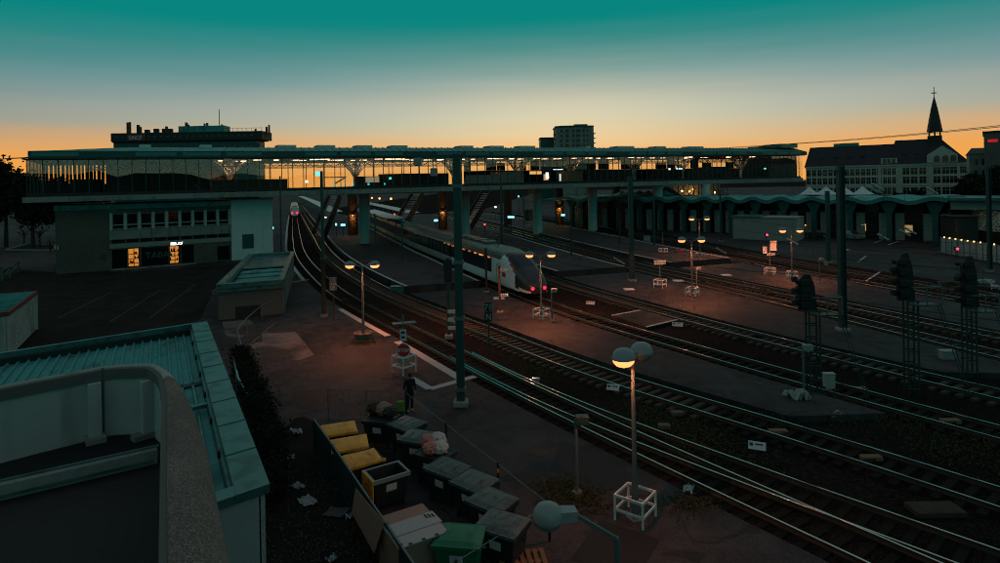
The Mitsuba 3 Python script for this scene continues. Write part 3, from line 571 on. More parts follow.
# ---- service hut with sunken roof
a, b = G(218.6, 320.3), G(283.0, 313.8); d = b-a; han = math.atan2(d[1], d[0]); hw = float(np.linalg.norm(d)); HH = 2.75
bk = G(250, 254, HH); v = bk - np.array([a[0], a[1], HH]); hl = float(np.dot(v[:2], [-math.sin(han), math.cos(han)])); sk = float(np.dot(v[:2], [math.cos(han), math.sin(han)]))
def sh_(m):                                          # the hut is a parallelogram in plan: its long sides follow the track, not the front
    m = m.copy(); q = np.array(m.vertices); q[:, 0] += q[:, 1]*sk/hl; m.vertices = q; return place(m, a, han)
t = thing('service_hut', 'low flat service hut with raised rim and sunken teal roof beside the tracks', 'hut')
put('wall', sh_(cat([bb(0, hw, 0, .3, 0, HH-.02), bb(0, .25, .3, hl, 0, HH-.02), bb(hw-.25, hw, .3, hl, 0, HH-.02), bb(.25, hw-.25, hl-.3, hl, 0, HH-.02)])), 'hutwall', t)
put('rim', sh_(cat([bb(-.15, hw+.1, -.12, .42, HH-.36, HH), bb(-.15, .42, .42, hl+.1, HH-.36, HH), bb(hw-.32, hw+.1, .42, hl+.1, HH-.36, HH), bb(.42, hw-.32, hl-.4, hl+.1, HH-.36, HH)])), 'coping', t)
put('gutter', sh_(bb(-.4, hw+.02, -.34, -.13, HH-.62, HH-.42)), 'coping', t)
put('roof_panel', sh_(bb(.43, hw-.33, hl*.52, hl-.42, HH-.42, HH-.32)), 'coping', t)
for i in range(5): put('roof_step', sh_(bb(.43, hw-.33, .6+i*(hl*.52-.7)/5, .5+(i+1)*(hl*.52-.7)/5, HH-1.0+i*.1, HH-.88+i*.1)), 'mroof', t)
put('roof_deck', sh_(bb(.3, hw-.3, .35, hl-.35, HH-1.2, HH-1.12)), 'dark', t); put('door', sh_(bb(1.2, 3.0, -.03, -.004, 0, .9)), 'dark', t)
put('downpipe', sh_(cat([tube([(hw+.16, -.08, .1), (hw+.16, -.08, HH-.1)], .06, 8)])), 'coping', t)
# ---- office block with roof aerials behind the concourse
YO = 150.0; p = V(113.5, 150, YO); xr = V(262.5, 150, YO)[0]; zt = zat(180, 132.5, YO); p0 = np.array([p[0], YO, 0]); Lo = xr-p[0]
t = thing('office_building', 'dark flat-roofed office block with aerials rising behind the concourse roof', 'building'); lo = lambda m: place(m, p0, 0)
put('wall', lo(bb(0, Lo-1.4, 0, 5, 0, zt-2.3)), 'fascia', t); put('roof', lo(bb(-.05, Lo+.3, -.9, 5.5, zt-2.1, zt)), 'dark', t); put('cornice', lo(bb(0, Lo-.5, -.6, 5.2, zt-2.298, zt-2.102)), 'black', t)
for i in range(26): put('window', lo(bb(.6+i*1.4, 1.6+i*1.4, -.06, -.003, zt-4.2, zt-2.9)), 'pane', t)
for i in range(22): put('vent', lo(bb(1+i*1.6, 1.7+i*1.6, -.95, -.903, zt-1.3, zt-.8)), 'fascia', t)
s_ = put('sign_panel', lo(bb(V(127, 0, YO)[0]-p[0], V(145.5, 0, YO)[0]-p[0], -1.05, -.905, zt-2.0, zt-.3)), 'dred', t)
put('lettering', lo(text('SNCF', .95, (V(128.5, 0, YO)[0]-p[0], -1.07, zt-1.65), 0, .03)), 'signb', s_)
put('plant_room', lo(bb(V(173, 0, YO)[0]-p[0], V(219, 0, YO)[0]-p[0], 1.5, 5, zt+.003, zt+1.75)), 'mroof', t)
def bx_px(name, x0, x1, y0, y1, m='dark', dv=2.0): put(name, lo(bb(V(x0, 0, YO)[0]-p[0], V(x1, 0, YO)[0]-p[0], dv, dv+.8, zat((x0+x1)/2, y1, YO)-.4, zat((x0+x1)/2, y0, YO))), m, t)
for x0, x1, y0 in ((119.2, 119.8, 121.5), (121.5, 122.2, 121), (129.5, 131.2, 124), (131.8, 133, 126), (137.5, 141.5, 129), (146.5, 151, 128), (155, 157.5, 128), (158.4, 159.6, 125.5), (161, 165, 128), (178.5, 180, 121.5), (180.3, 181.5, 123.5), (197.5, 198.2, 122.5), (200, 200.8, 122), (215, 215.8, 123.5), (249, 249.6, 128), (260.2, 261.2, 126), (262.8, 263.6, 124)):
    bx_px('aerial', x0, x1, y0, 133.5)
put('mast', lo(tube([(V(207.8, 0, YO)[0]-p[0], 5, zt+1.7), (V(207.8, 0, YO)[0]-p[0], 5, zat(207.8, 107, YO))], .09, 6)), 'dark', t)
put('guard_rail', lo(cat([bb(V(220, 0, YO)[0]-p[0], Lo, .3, .36, zt+.85, zt+.92)] + [bb(V(220, 0, YO)[0]-p[0]+i*1.2, V(220, 0, YO)[0]-p[0]+i*1.2+.06, .3, .36, zt, zt+.9) for i in range(9)])), 'dark', t)
# ---- tower block and its low neighbour
YT = 360.0; p = V(556.5, 150, YT); W = V(594, 150, YT)[0]-p[0]; zt = zat(575, 127, YT); p0 = np.array([p[0], YT, 0]); lo = lambda m: place(m, p0, 0)
t = thing('tower_block', 'tall apartment tower with bow front and stacked balconies beyond the bridge', 'building')
fr = lambda u: 2.6*(1-(2*u/W-1)**2)
pts = [(u, -fr(u)) for u in np.linspace(0, W, 13)] + [(W, 18), (0, 18)]
put('wall', lo(prism(pts, 0, zt)), 'concrete', t)
put('roof', lo(cat([prism([(x*1.03-.6, y-.7) for x, y in pts], zt+.01, zt+.7), bb(W*.5, W*.85, 2, 12, zt+.71, zt+1.9)])), 'fascia', t)
for r in range(14):
    z = zt-3.3-r*2.9
    if z < 8: break
    for (a, b) in ((.11, .17), (.24, .33), (.41, .47), (.51, .62), (.70, .745), (.80, .84)):
        m = (a+b)/2*W; put('window', lo(bb(a*W, b*W, -fr(m)-.16, -fr(m)+.1, z, z+1.75)), 'pane', t)
    put('balcony', lo(bb(W+.02, W+1.6, 2, 10, z-.5, z-.25)), 'fascia', t); put('balcony', lo(bb(-1.1, -.02, 3, 10, z-.5, z-.25)), 'fascia', t)
p = V(540.5, 150, YT+25); W = V(555, 150, YT+25)[0]-p[0]; zt = zat(548, 138.5, YT+25)
t = thing('apartment_block', 'small dark flat-roofed block beside the bow-fronted tower', 'building'); p0 = np.array([p[0], YT+25, 0])
put('wall', place(bb(0, W, 0, 14, 0, zt), p0), 'fascia', t); put('roof', place(bb(-.3, W+.2, -.4, 14.3, zt+.01, zt+.7), p0), 'dark', t)
for i in range(4): put('window', place(bb(1+i*2.2, 2+i*2.2, -.06, -.003, zt-3, zt-1.3), p0), 'pane', t)
# ---- long schoolhouse with spire
o, an, L = frame_d(806, 190, 969, 166); loc = lambda m: place(m, o, an); HC = 13.9
t = thing('spired_building', 'long pale stone building with dark slate roof and slender spire', 'building')
holes = []; rows = [(11.0, 12.9), (8.4, 10.3), (5.2, 7.2), (2.2, 4.2)]
def ux(x): r = ray(x, 170); d = np.array([math.cos(an), math.sin(an)]); return float(np.linalg.solve(np.array([[r[0], -d[0]], [r[1], -d[1]]]), o[:2])[1])
cols = [808.5+5.45*i for i in range(14)] + [884.8, 889.0, 893.8] + [906, 914, 922.7, 937, 945.6, 953.5, 962, 966.5]
for x in cols:
    u = ux(x); w = .55 if x not in (884.8, 889.0, 893.8) else .42
    if x > 900: w = .8 if x < 960 else .45
    for (za, zb) in rows: holes.append((u-w, za, u+w, zb))
put('wall', loc(cat([facade(L, HC, holes, .6), bb(0, .5, .6, 15, 0, HC), bb(L-.5, L, .6, 15, 0, HC)])), 'stone', t)
for h in holes:
    if h[1] < 4: put('window', loc(bb(h[0], h[2], .35, .4, h[1], h[3])), 'pane', t); continue
    w = put('window', loc(bb(h[0], h[2], .38, .42, h[1], h[3])), 'pane', t)
    put('glazing_bar', loc(cat([bb((h[0]+h[2])/2-.05, (h[0]+h[2])/2+.05, .32, .378, h[1], h[3]), bb(h[0], h[2], .32, .378, h[1]+1.2, h[1]+1.3)])), 'stone', w)
put('cornice', loc(cat([bb(-.3, L+.3, -.35, .0, HC-.3, HC+.15), bb(-.1, L+.1, -.15, -.003, 7.7, 7.9)])), 'stone', t)
for x in (879.5, 900.2, 930, 958.5): put('pilaster', loc(bb(ux(x)-.35, ux(x)+.35, -.25, -.004, 0, HC-.31)), 'stone', t)
zr = 21.0
def hip(x0, x1, y0, y1, z0, z1, ia, ib): return hull([(x0, y0, z0), (x1, y0, z0), (x0, y1, z0), (x1, y1, z0), (x0+ia, (y0+y1)/2, z1), (x1-ib, (y0+y1)/2, z1)])
rf = put('roof', loc(cat([hip(-.3, L*.62, -.4, 15, HC+.16, zr-.6, .5, .5), hip(L*.55, L+.3, -.45, 15.2, HC+.17, zr+.4, 1, 6.5)])), 'slate', t)
put('dormer', loc(cat([bb(ux(881), ux(897.5), -.1, 3, HC+.16, HC+2.0)])), 'stone', rf)
for x in (884.8, 889, 893.8): put('dormer_window', loc(bb(ux(x)-.4, ux(x)+.4, -.16, -.104, HC+.5, HC+1.8)), 'pane', rf)
gu0, gu1 = ux(927), ux(958); put('pediment', loc(prism([(gu0, 0), (gu1, 0), (gu1, 2.6), ((gu0+gu1)/2, 5.0), (gu0, 2.6)], 0, .5)), 'stone', rf)
k_ = [k for k in scene if k.startswith(t) and k.endswith('pediment')][-1]
m = prism([(gu0, 0), (gu1, 0), (gu1, 2.3), ((gu0+gu1)/2, 4.9), (gu0, 2.3)], 0, 4.5); vv = np.array(m.vertices); m.vertices = np.c_[vv[:, 0], 4.2-vv[:, 2], vv[:, 1]+HC+.17]; m.fix_normals(); scene[k_] = mikit.ply(loc(m), A['stone'])
for x in (937, 945.6, 953.5): put('arched_window', loc(prism(unary_union([sbox(ux(x)-.7, HC+.5, ux(x)+.7, HC+1.6), LineString([(ux(x)-.01, HC+1.6), (ux(x)+.01, HC+1.6)]).buffer(.7)]), 0, .06).apply_transform(np.array([[1, 0, 0, 0], [0, 0, -1, -.31], [0, 1, 0, 0], [0, 0, 0, 1.]]))), 'pane', rf)
for i, (x, z) in enumerate(((820, 16.8), (834, 17), (848, 16.9), (862, 17.1), (905, 17.2), (917, 17.2))): put('skylight', loc(bb(ux(x)-.5, ux(x)+.5, 2.4, 2.9, z-.9, z-.1)), 'dark', rf)
us = ux(935.2); sp = put('spire', loc(cat([bb(us-1.75, us+1.75, 5.5, 9, zr-3, zr+1.2), bb(us-1.5, us-1.1, 5.7, 8.8, zr+1.2, zr+2.4), bb(us-.2, us+.2, 5.7, 8.8, zr+1.2, zr+2.4), bb(us+1.1, us+1.5, 5.7, 8.8, zr+1.2, zr+2.4), lathe([(0, zr+2.4), (1.95, zr+2.4), (1.55, zr+5), (.85, zr+9.2), (.12, zr+12.6), (0, zr+12.6)], 8, (us, 7.2, 0)), bb(us-.09, us+.09, 7.1, 7.28, zr+12.4, zr+15.6), bb(us-.65, us+.65, 7.12, 7.26, zr+13.7, zr+13.95)])), 'slate', t)
for i in range(3): put('chimney', loc(bb(ux(830+i*14), ux(856+i*5), 9, 10.5, zr-1.6, zr+.4+.1*i)), 'fpanel' if i == 0 else 'stone', rf) if i < 1 else None
# ---- buildings at the far side of the forecourt road
o = V(984.5, 180, 128); o[2] = 0; t = thing('corner_building', 'tall plain flat-roofed block with a glowing red sign beyond the schoolhouse', 'building'); zt = zat(995, 133, 128)
put('wall', place(bb(0, 26, 0, 16, 0, zt), o, -.68), 'hutwall', t); put('roof', place(bb(-.2, 26.2, -.2, 16.2, zt+.01, zt+.4), o, -.68), 'dark', t)
put('red_sign', place(bb(.6, 2.3, -.2, -.01, zt-2.0, zt-1.4), o, -.68), 'dred', t, emit=glow((1, .03, .03), .14, .04))
for r in range(4):
    for i in range(3): put('window', place(bb(1+i*2, 2+i*2, -.05, -.003, zt-5.5-r*3, zt-4-r*3), o, -.68), 'pane', t)
o = V(969.5, 180, 140); o[2] = 0; zt = zat(980, 154, 140); t = thing('terrace_house', 'grey apartment house with many small windows behind the dark street trees', 'building')
put('wall', place(bb(0, 14, 0, 12, 0, zt), o, -.62), 'concrete', t); put('roof', place(hip(-.3, 14.3, -.3, 12.3, zt+.01, zt+1.6, 1, 1), o, -.62), 'slate', t)
for r in range(4):
    for i in range(5): put('window', place(bb(.8+i*1.5, 1.5+i*1.5, -.05, -.003, zt-2.6-r*2.6, zt-1.2-r*2.6), o, -.62), 'pane', t)
# ---- wave-roofed station hall
o, an, L = frame_d(545, 143, 949, 90); loc = lambda m: place(m, o, an)
def uw(x): r = ray(x, 200); d = np.array([math.cos(an), math.sin(an)]); return float(np.linalg.solve(np.array([[r[0], -d[0]], [r[1], -d[1]]]), o[:2])[1])
t = thing('wave_roof_hall', 'long low station hall with an undulating teal roof on flared columns', 'building'); colx = [572, 596, 619, 640, 661, 684, 708, 731, 756, 784, 814, 850, 889, 935]
cu = [uw(x) for x in colx]; pit = np.interp(np.linspace(0, L, 160), [-6]+cu+[L+6], np.arange(len(cu)+2))
zw = 6.75 + .34*np.cos(2*PI*pit); us_ = np.linspace(0, L, 160); vs = [-1.6, 0, 6, 14]; rows = []
for dz in (0, -.5):
    for v in vs: rows.append(np.c_[us_, np.full(160, v), zw*(1 if v < 3 else .0) + (0 if v < 3 else 7.0 + .12*np.cos(2*PI*pit)) + dz])
vv = np.array(rows); k = len(vs); f = []
for i in range(159):
    for j in range(k-1):
        a = lambda s, q, w: (s*k+q)*160+w
        f += [[a(0, j, i), a(0, j, i+1), a(0, j+1, i+1)], [a(0, j, i), a(0, j+1, i+1), a(0, j+1, i)], [a(1, j, i), a(1, j+1, i+1), a(1, j, i+1)], [a(1, j, i), a(1, j+1, i), a(1, j+1, i+1)]]
    f += [[a(0, 0, i), a(1, 0, i), a(1, 0, i+1)], [a(0, 0, i), a(1, 0, i+1), a(0, 0, i+1)]]
put('roof', loc(tm(vv.reshape(-1, 3), f)), 'mroof', t, 40)
put('roof_edge', loc(cat([beam((us_[i], -1.66, zw[i]-.27), (us_[i+1], -1.66, zw[i+1]-.27), .1, .62) for i in range(0, 159)])), 'fpanel', t)
for i, u in enumerate(cu):
    put('column', loc(cat([bb(u-.36, u+.36, -.36, .36, 0, 4.3), hull([(u-.36, -.36, 4.3), (u+.36, -.36, 4.3), (u-.36, .36, 4.3), (u+.36, .36, 4.3), (u-1.3, -.4, 6.3), (u+1.3, -.4, 6.3), (u-1.3, .4, 6.3), (u+1.3, .4, 6.3)])])), 'fascia', t)
    for a, b in ((-1.75, -.5), (.5, 1.75)): put('wall_panel', loc(cat([bb(u+a, u+b, 1.6, 1.8, .1, 2.3), bb(u+a, u+b, 1.6, 1.8, 2.33, 4.4)])), 'ivory', t)
    nx = cu[i+1] if i+1 < len(cu) else u+6
    put('glazing', loc(bb(u+1.8, nx-1.8, 1.9, 1.95, .1, 6.0)), 'pane', t)
    put('glazing_frame', loc(cat([bb(u+1.8, nx-1.8, 1.82, 1.89, z, z+.1) for z in (.1, 2.4, 4.3)] + [bb(q-.05, q+.05, 1.82, 1.89, .1, 6) for q in np.linspace(u+1.8, nx-1.8, 5)])), 'dark', t)
put('rear_wall', loc(bb(0, L, 13, 13.3, 0, 7)), 'dark', t)
for x0, x1, y0, y1, kk in ((858, 862.5, 226, 231.5, .45), (901.5, 910, 229, 236, .12)):
    ym = 100; put('lit_window', loc(bb(uw(x0), uw(x1), 1.78, 1.815, 1.35, 2.5)), 'dark', t, emit=glow((1, .62, .25), kk, .04))
# flat-roofed wing, white peaked canopies behind
t2 = thing('flat_roof_wing', 'flat-roofed pale wing at the end of the wave-roofed hall', 'building'); put('roof', loc(bb(L+.2, L+34, -2.4, 12, 6.55, 6.95)), 'coping', t2)
put('soffit_beam', loc(bb(L+.25, L+34, -1.2, -.8, 5.2, 6.54)), 'ivory', t2); put('wall', loc(bb(L+.3, L+34, 5, 5.3, 0, 6.5)), 'dark', t2)
for x, w in ((946, 1.2), (956, 1)): put('rooflight', loc(bb(uw(x), uw(x)+w, 1, 3, 6.96, 7.2)), 'skyl', t2)
def peaks(xs, v, zb, zp, lab, nm):
    t3 = thing('peaked_canopy', lab, 'canopy', 'white peaked canopies behind the hall')
    for a, b in zip(xs[:-1], xs[1:]):
        u0, u1 = uw(a), uw(b); um = (u0+u1)/2
        P = [(u0, v, zb), (u1, v, zb), (u1, v+5, zb), (u0, v+5, zb)]; n = 9; q = []
        g_ = np.linspace(0, 1, n)
        for j in g_:
            for i in g_:
                r = max(abs(2*i-1), abs(2*j-1)); q.append((u0+(u1-u0)*i, v+5*j, zb + (zp-zb)*(1-r)**1.35))
        f_ = []
        for j in range(n-1):
            for i in range(n-1): k_ = j*n+i; f_ += [[k_, k_+1, k_+n+1], [k_, k_+n+1, k_+n]]
        put('peak', loc(tm(q, f_)), 'tent', t3, 40)
        put('pole', loc(tube([(u0+.1, v+.1, 5.0), (u0+.1, v+.1, zb)], .07, 6)), 'galv', t3)
peaks([782, 797, 817.5, 836, 856], 9, 7.2, 8.7, 'row of white pointed canopies above the wave roof, ahead of the schoolhouse', 1)
peaks([590, 599, 608, 617, 626, 635, 644], 9, 7.2, 8.2, 'small white pointed canopies glimpsed under the bridge deck between two pillars', 2)
# white cabin in front of the hall
o, an, Lc = frame_d(732, 103, 796, 97); lc = lambda m: place(m, o, an); zc = 3.9
t = thing('white_cabin', 'long pale site cabin with teal flat roof in front of the wave-roofed hall', 'cabin')
for i in range(6): put('wall_panel', lc(bb(i*Lc/6+.02, (i+1)*Lc/6-.02, -.06, -.003, .1, zc-.2)), 'ivory', t)
put('body', lc(bb(0, Lc, 0, 6, 0, zc-.15)), 'wall', t); put('roof', lc(bb(-.2, Lc*.45, -.25, 6.2, zc-.149, zc+.12)), 'coping', t); put('roof', lc(bb(Lc*.45+.02, Lc+.1, -.2, 6.2, zc-.149, zc-.02)), 'ivory', t)
# low white fence with a chain of small lamps, both by the cabin and by the perforated building
def lit_fence(a, b, n, h, lab, gl):
    t = thing('white_fence', lab, 'fence', 'white fences hung with small lamps'); p, q = G(*a), G(*b); d = q-p; Lf = float(np.linalg.norm(d)); an = math.atan2(d[1], d[0])
    for i in range(n): put('panel', place(bb(i*Lf/n+.03, (i+1)*Lf/n-.03, 0, .06, .08, h), p, an), 'wall', t); put('post', place(bb(i*Lf/n-.05, i*Lf/n+.028, -.06, .1, 0, h+.06), p, an), 'galv', t)
    for i in range(n): put('bulb', place(trimesh.creation.icosphere(1, .085), p+d*(i+.5)/n+np.array([0, -.12, h+.02])), 'white', t, emit=glow((1, .45, .12), gl, .02))
lit_fence((750, 238.5), (809, 236.5), 8, 2.0, 'white fence with a faint lamp string beside the pale cabin', 1.0)
lit_fence((941, 253), (1012, 266), 11, 2.1, 'white curved fence strung with orange lamps by the perforated pavilion', 2.2)
scene['fence_lamp'] = {'type': 'point', 'position': (G(948, 250)+np.array([0, -.8, 2.3])).tolist(), 'intensity': rgb((1.2, .5, .12)), 'sampling_weight': .4}
o, an, Lc = frame_d(947, 96, 1010, 84); t = thing('perforated_pavilion', 'pavilion clad in white perforated sheets behind the lamp-strung fence', 'building')
for i in range(5): put('sheet', place(bb(i*Lc/5+.03, (i+1)*Lc/5-.03, -.05, 0, 2.0, 5.0), o*np.array([1, 1, 0]), an), 'perf', t)
put('wall', place(bb(.2, Lc, .3, 8, 0, 4.9), o*np.array([1, 1, 0]), an), 'dark', t)
q = V(970, 221, 88); put('lamp', place(trimesh.creation.icosphere(1, .3), q), 'white', t, emit=glow((1, .5, .15), 1.3, .04))
o = V(940, 222, 86); o[2] = 0; single('dark_kiosk', [place(chbox(0, 3.2, 0, 3, 0, 4.4, .08), o, an), place(chbox(-.15, 3.35, -.15, 3.15, 4.41, 4.6, .03), o, an), place(bb(.6, 1.6, -.04, -.003, .1, 2.2), o, an)], 'dark', 'black box-like kiosk beside the start of the lamp-strung fence', 'kiosk')

# ================================================================== TRAINS
def arc_frame(c, y_at, toward_cam=True):             # point on a track centre line by depth, and a function of arc length running away from the camera
    q = c[np.argsort(-c[:, 1])] if c[0][1] < c[-1][1] else c
    q = q[::-1] if q[0][1] > q[-1][1] else q          # near -> far
    d = np.r_[0, np.cumsum(np.linalg.norm(np.diff(q, axis=0), axis=1))]; s0 = np.interp(y_at, q[:, 1], d)
    return lambda s: np.array([np.interp(s0+s, d, q[:, 0]), np.interp(s0+s, d, q[:, 1])])
YN = G(552, 298.5, ZR)[1]
fD = arc_frame(CEN['D'], YN-.6)
def tr(local):                                       # (s along the track, side, height) -> world; the bodies follow the track
    out = np.empty((len(local), 3))
    for i, (s, w, z) in enumerate(local):
        a, b = fD(s-.5), fD(s+.5); d = (b-a)/np.linalg.norm(b-a); c = (a+b)/2
        out[i] = [c[0]+d[1]*w, c[1]-d[0]*w, ZR+z]
    return out
def ring(s, w, h, zb, n=40, r=.42):                  # rounded body section
    th = np.linspace(0, 2*PI, n, endpoint=False) + PI/n
    ct, st = np.cos(th), np.sin(th); e = 2/4.2
    y = w*np.sign(ct)*np.abs(ct)**e; z = (zb+h)/2 + (h-zb)/2*np.sign(st)*np.abs(st)**e
    y *= 1 - .10*np.clip((z-(zb+(h-zb)*.62))/((h-zb)*.38), 0, 1)
    return np.c_[np.full(n, s), y, z]
def loft(secs, cls, t, names, end=True):
    R = [ring(*q) for q in secs]; n = len(R[0]); P = np.vstack(R); F = {}
    for i in range(len(R)-1):
        for j in range(n):
            k = (j+1) % n; a, b, c, d = i*n+j, i*n+k, (i+1)*n+k, (i+1)*n+j
            m = (P[a]+P[b]+P[c]+P[d])/4; F.setdefault(cls(*m), []).extend([[a, c, b], [a, d, c]])
    for i in (0, len(R)-1):
        c = len(P); P = np.vstack([P, R[i].mean(0)])
        for j in range(n): F.setdefault(cls(*P[c]), []).append([c, i*n+j, i*n+(j+1) % n] if i == 0 else [c, i*n+(j+1) % n, i*n+j])
    Wd = tr(P)
    for k, f in F.items():
        m = tm(Wd, f)
        for c_ in ([m] if k != 'nose' else sorted(m.split(only_watertight=False), key=lambda q: -len(q.faces))): c_.remove_unreferenced_vertices(); put(names[k][0], c_, names[k][1], t, 50)
tv = thing('high_speed_train', 'white high-speed train with green-black nose and two red tail lamps standing at the platform', 'train')
secs = []
key = [(0, .78, 1.25, .55), (.25, .98, 1.62, .40), (.7, 1.14, 1.95, .33), (1.4, 1.27, 2.35, .30), (2.3, 1.36, 2.80, .28), (3.2, 1.40, 3.25, .28), (4.2, 1.42, 3.66, .28), (5.4, 1.43, 3.90, .28), (7.0, 1.43, 3.98, .28), (22, 1.43, 3.98, .28)]
ka = np.array(key); xs = np.r_[0, .12, .25, .45, .7, 1.0, 1.4, np.arange(1.7, 7, .18), np.arange(7, 21.6, .5), 21.6]
for s in xs: secs.append((s,) + tuple(float(PchipInterpolator(ka[:, 0], ka[:, c])(s)) for c in (1, 2, 3)))
def cls(s, w, z):
    top = np.interp(s, ka[:, 0], ka[:, 2])
    if z < .62: return 'skirt'
    if s < 4.6 and z > top-.22-.07*s and abs(w) < 1.15 and 2.0 < s: return 'shield'
    if s < 2.9 - .9*(z-.6)*.2 and z > .9+.0*s and s < 3.4-1.0*abs(w): return 'nose'
    if abs(w) > .6 and s < 4.6 and abs(z-(.85+.62*s)) < .09 and z < 3.2: return 'stripe'
    if s < 4.7 and z > .85+.62*s: return 'nose'
    if z > 3.42: return 'roof'
    if s > 7.6 and 1.95 < z < 2.95 and abs(w) > 1: return 'band'
    if s > 5.2 and z > 3.1: return 'roof'
    return 'side'
NM = {'skirt': ('skirt', 'tdark'), 'shield': ('windscreen', 'tglass'), 'nose': ('nose', 'tnose'), 'stripe': ('red_stripe', 'tred'), 'roof': ('roof', 'troof'), 'band': ('window_band', 'tglass'), 'side': ('body', 'twhite')}
loft(secs, cls, tv, NM)
for sg in (-1, 1):
    q = tr([(.0, sg*.58, 1.02)])[0]; put('tail_lamp', place(trimesh.creation.icosphere(2, .16), q), 'tred', tv, emit=glow((1, .012, .04), 1.1, .08))
    q = tr([(.5, sg*.86, 1.36)])[0]; put('head_lamp', place(trimesh.creation.icosphere(1, .11), q), 'twhite', tv)
    a = tr([(5.3, sg*1.44, .7), (5.3, sg*1.44, 2.6), (5.36, sg*1.44, 2.6), (5.36, sg*1.44, .7), (6.1, sg*1.44, .7), (6.1, sg*1.44, 2.6)]); put('door_line', cat([beam(a[0], a[1], .03, .03), beam(a[4], a[5], .03, .03), beam(a[1], a[5], .03, .03)]), 'tdark', tv)
q = tr([(4.35, -1.45, 1.75)])[0]; put('operator_badge', place(chbox(-.05, .05, -.32, .32, -.22, .22, .04), q, math.atan2(*(fD(5)-fD(4))[::-1])-PI/2), 'tred', tv)
put('pantograph', cat([beam(tr([(9, 0, 4.0)])[0], tr([(9.9, 0, 4.5)])[0], .08, .08), beam(tr([(9.9, 0, 4.5)])[0], tr([(9.0, 0, 4.9)])[0], .06, .06), beam(tr([(9, -.8, 4.92)])[0], tr([(9, .8, 4.92)])[0], .08, .05)]), 'tdark', tv)
put('roof_box', cat([beam(tr([(11+i*2.6, 0, 4.05)])[0], tr([(12.8+i*2.6, 0, 4.05)])[0], 1.4, .35) for i in range(4)]), 'troof', tv)
s0 = 22.1
for c in range(6):
    ln = 18.5 if c < 5 else 22
    cx = np.r_[s0, np.linspace(s0+.1, s0+ln-.3, 34), s0+ln-.2]
    loft([(s, 1.44 if 0 < i < 35 else 1.3, 3.9 if 0 < i < 35 else 3.7, .3) for i, s in enumerate(cx)], lambda s, w, z: 'skirt' if z < .62 else 'roof' if z > 3.3 else 'band' if 1.95 < z < 2.85 and abs(w) > 1 else 'side', tv, {**NM, 'side': ('coach_body', 'ivory'), 'roof': ('coach_roof', 'fascia')})  # coach colours darkened to stand in for the shade under the bridge
    for sg in (-1,):
        for k in range(8): a = tr([(s0+1.6+k*2.0, sg*1.452, 2.4), (s0+1.9+k*2.0, sg*1.452, 2.4)]); put('window_pillar', beam(a[0], a[1], .02, .86), 'hutwall', tv)
    s0 += ln
for k in range(9):  # emissive strips stand in for reflected glints along the window tops
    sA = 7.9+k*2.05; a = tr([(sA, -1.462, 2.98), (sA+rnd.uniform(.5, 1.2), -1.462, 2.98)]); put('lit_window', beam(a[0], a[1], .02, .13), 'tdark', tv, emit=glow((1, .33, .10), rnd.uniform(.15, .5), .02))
# wheels and bogies
for s in list(np.arange(3.2, 21, 14.2)) + list(np.arange(22.2, 110, 18.5)):
    for ds in (-1.4, 1.4): put('wheelset', cat([place(trimesh.creation.cylinder(.45, .13, sections=16).apply_transform(trimesh.transformations.rotation_matrix(PI/2, [0, 1, 0])), tr([(s+ds, sg*.75, .46)])[0], math.atan2(*(fD(s+1)-fD(s))[::-1])-PI/2) for sg in (-1, 1)]), 'tyre', tv)
# commuter train far down the left track
fA = arc_frame(CEN['A'], 215); fD_ = fD; fD = fA
tv = thing('commuter_train', 'small far-off white train with red front lamps beyond the bridge', 'train')
NC = {'skirt': ('front_panel', 'tred'), 'shield': ('windscreen', 'tglass'), 'side': ('body', 'twhite'), 'roof': ('roof', 'troof'), 'band': ('window_band', 'tglass')}
loft([(s, w, h, .3) for s, w, h in ((0, 1.2, 3.2), (.15, 1.35, 3.5), (.6, 1.45, 3.8), (1.2, 1.46, 3.9))] + [(s, 1.46, 3.9, .3) for s in np.arange(2, 60, 2.5)], lambda s, w, z: 'shield' if s < .5 and 2.0 < z < 3.2 and abs(w) < 1.2 else 'skirt' if z < 1.0 else 'roof' if z > 3.5 else 'band' if s > 3 and 1.9 < z < 2.8 else 'side', tv, NC)
for sg in (-1, 1): put('tail_lamp', place(trimesh.creation.icosphere(1, .26), tr([(-.1, sg*.85, 1.35)])[0]), 'tred', tv, emit=glow((1, .02, .12), 1.2, .03))
fD = fD_
# pale platform canopies beyond the bridge
for px, lab in (([(300, 196.5), (318, 204), (336, 213)], 'pale platform canopy curving away beyond the first pillar, beside the far-off train'), ([(366, 203.5), (392, 209), (414, 214.5)], 'thin pale platform canopy seen beyond the bridge, upper of two between the glowing pillars'), ([(368, 211), (395, 219.5), (432, 232)], 'pale platform canopy above the white train, lower of two between the glowing pillars')):
    q = [V(x, y, Y) for (x, y), Y in zip(px, (190, 160, 138))]; z = 4.1; t = thing('platform_canopy', lab, 'canopy', 'platform canopies beyond the bridge')
    q = [G(x, y, z) for x, y in px]; dd = spline(q, 2.0); dd = dd[dd[:, 1] > 105] if len(dd[dd[:, 1] > 105]) > 6 else dd
    put('roof', sweep(dd, [(-1.6, .2), (0, 0), (1.6, .2), (1.6, .35), (0, .16), (-1.6, .35)], z), 'white', t)
    for i in range(2, len(dd)-1, 5): put('column', tube([(dd[i][0], dd[i][1], .2), (dd[i][0], dd[i][1], z)], .12, 8), 'galv', t)

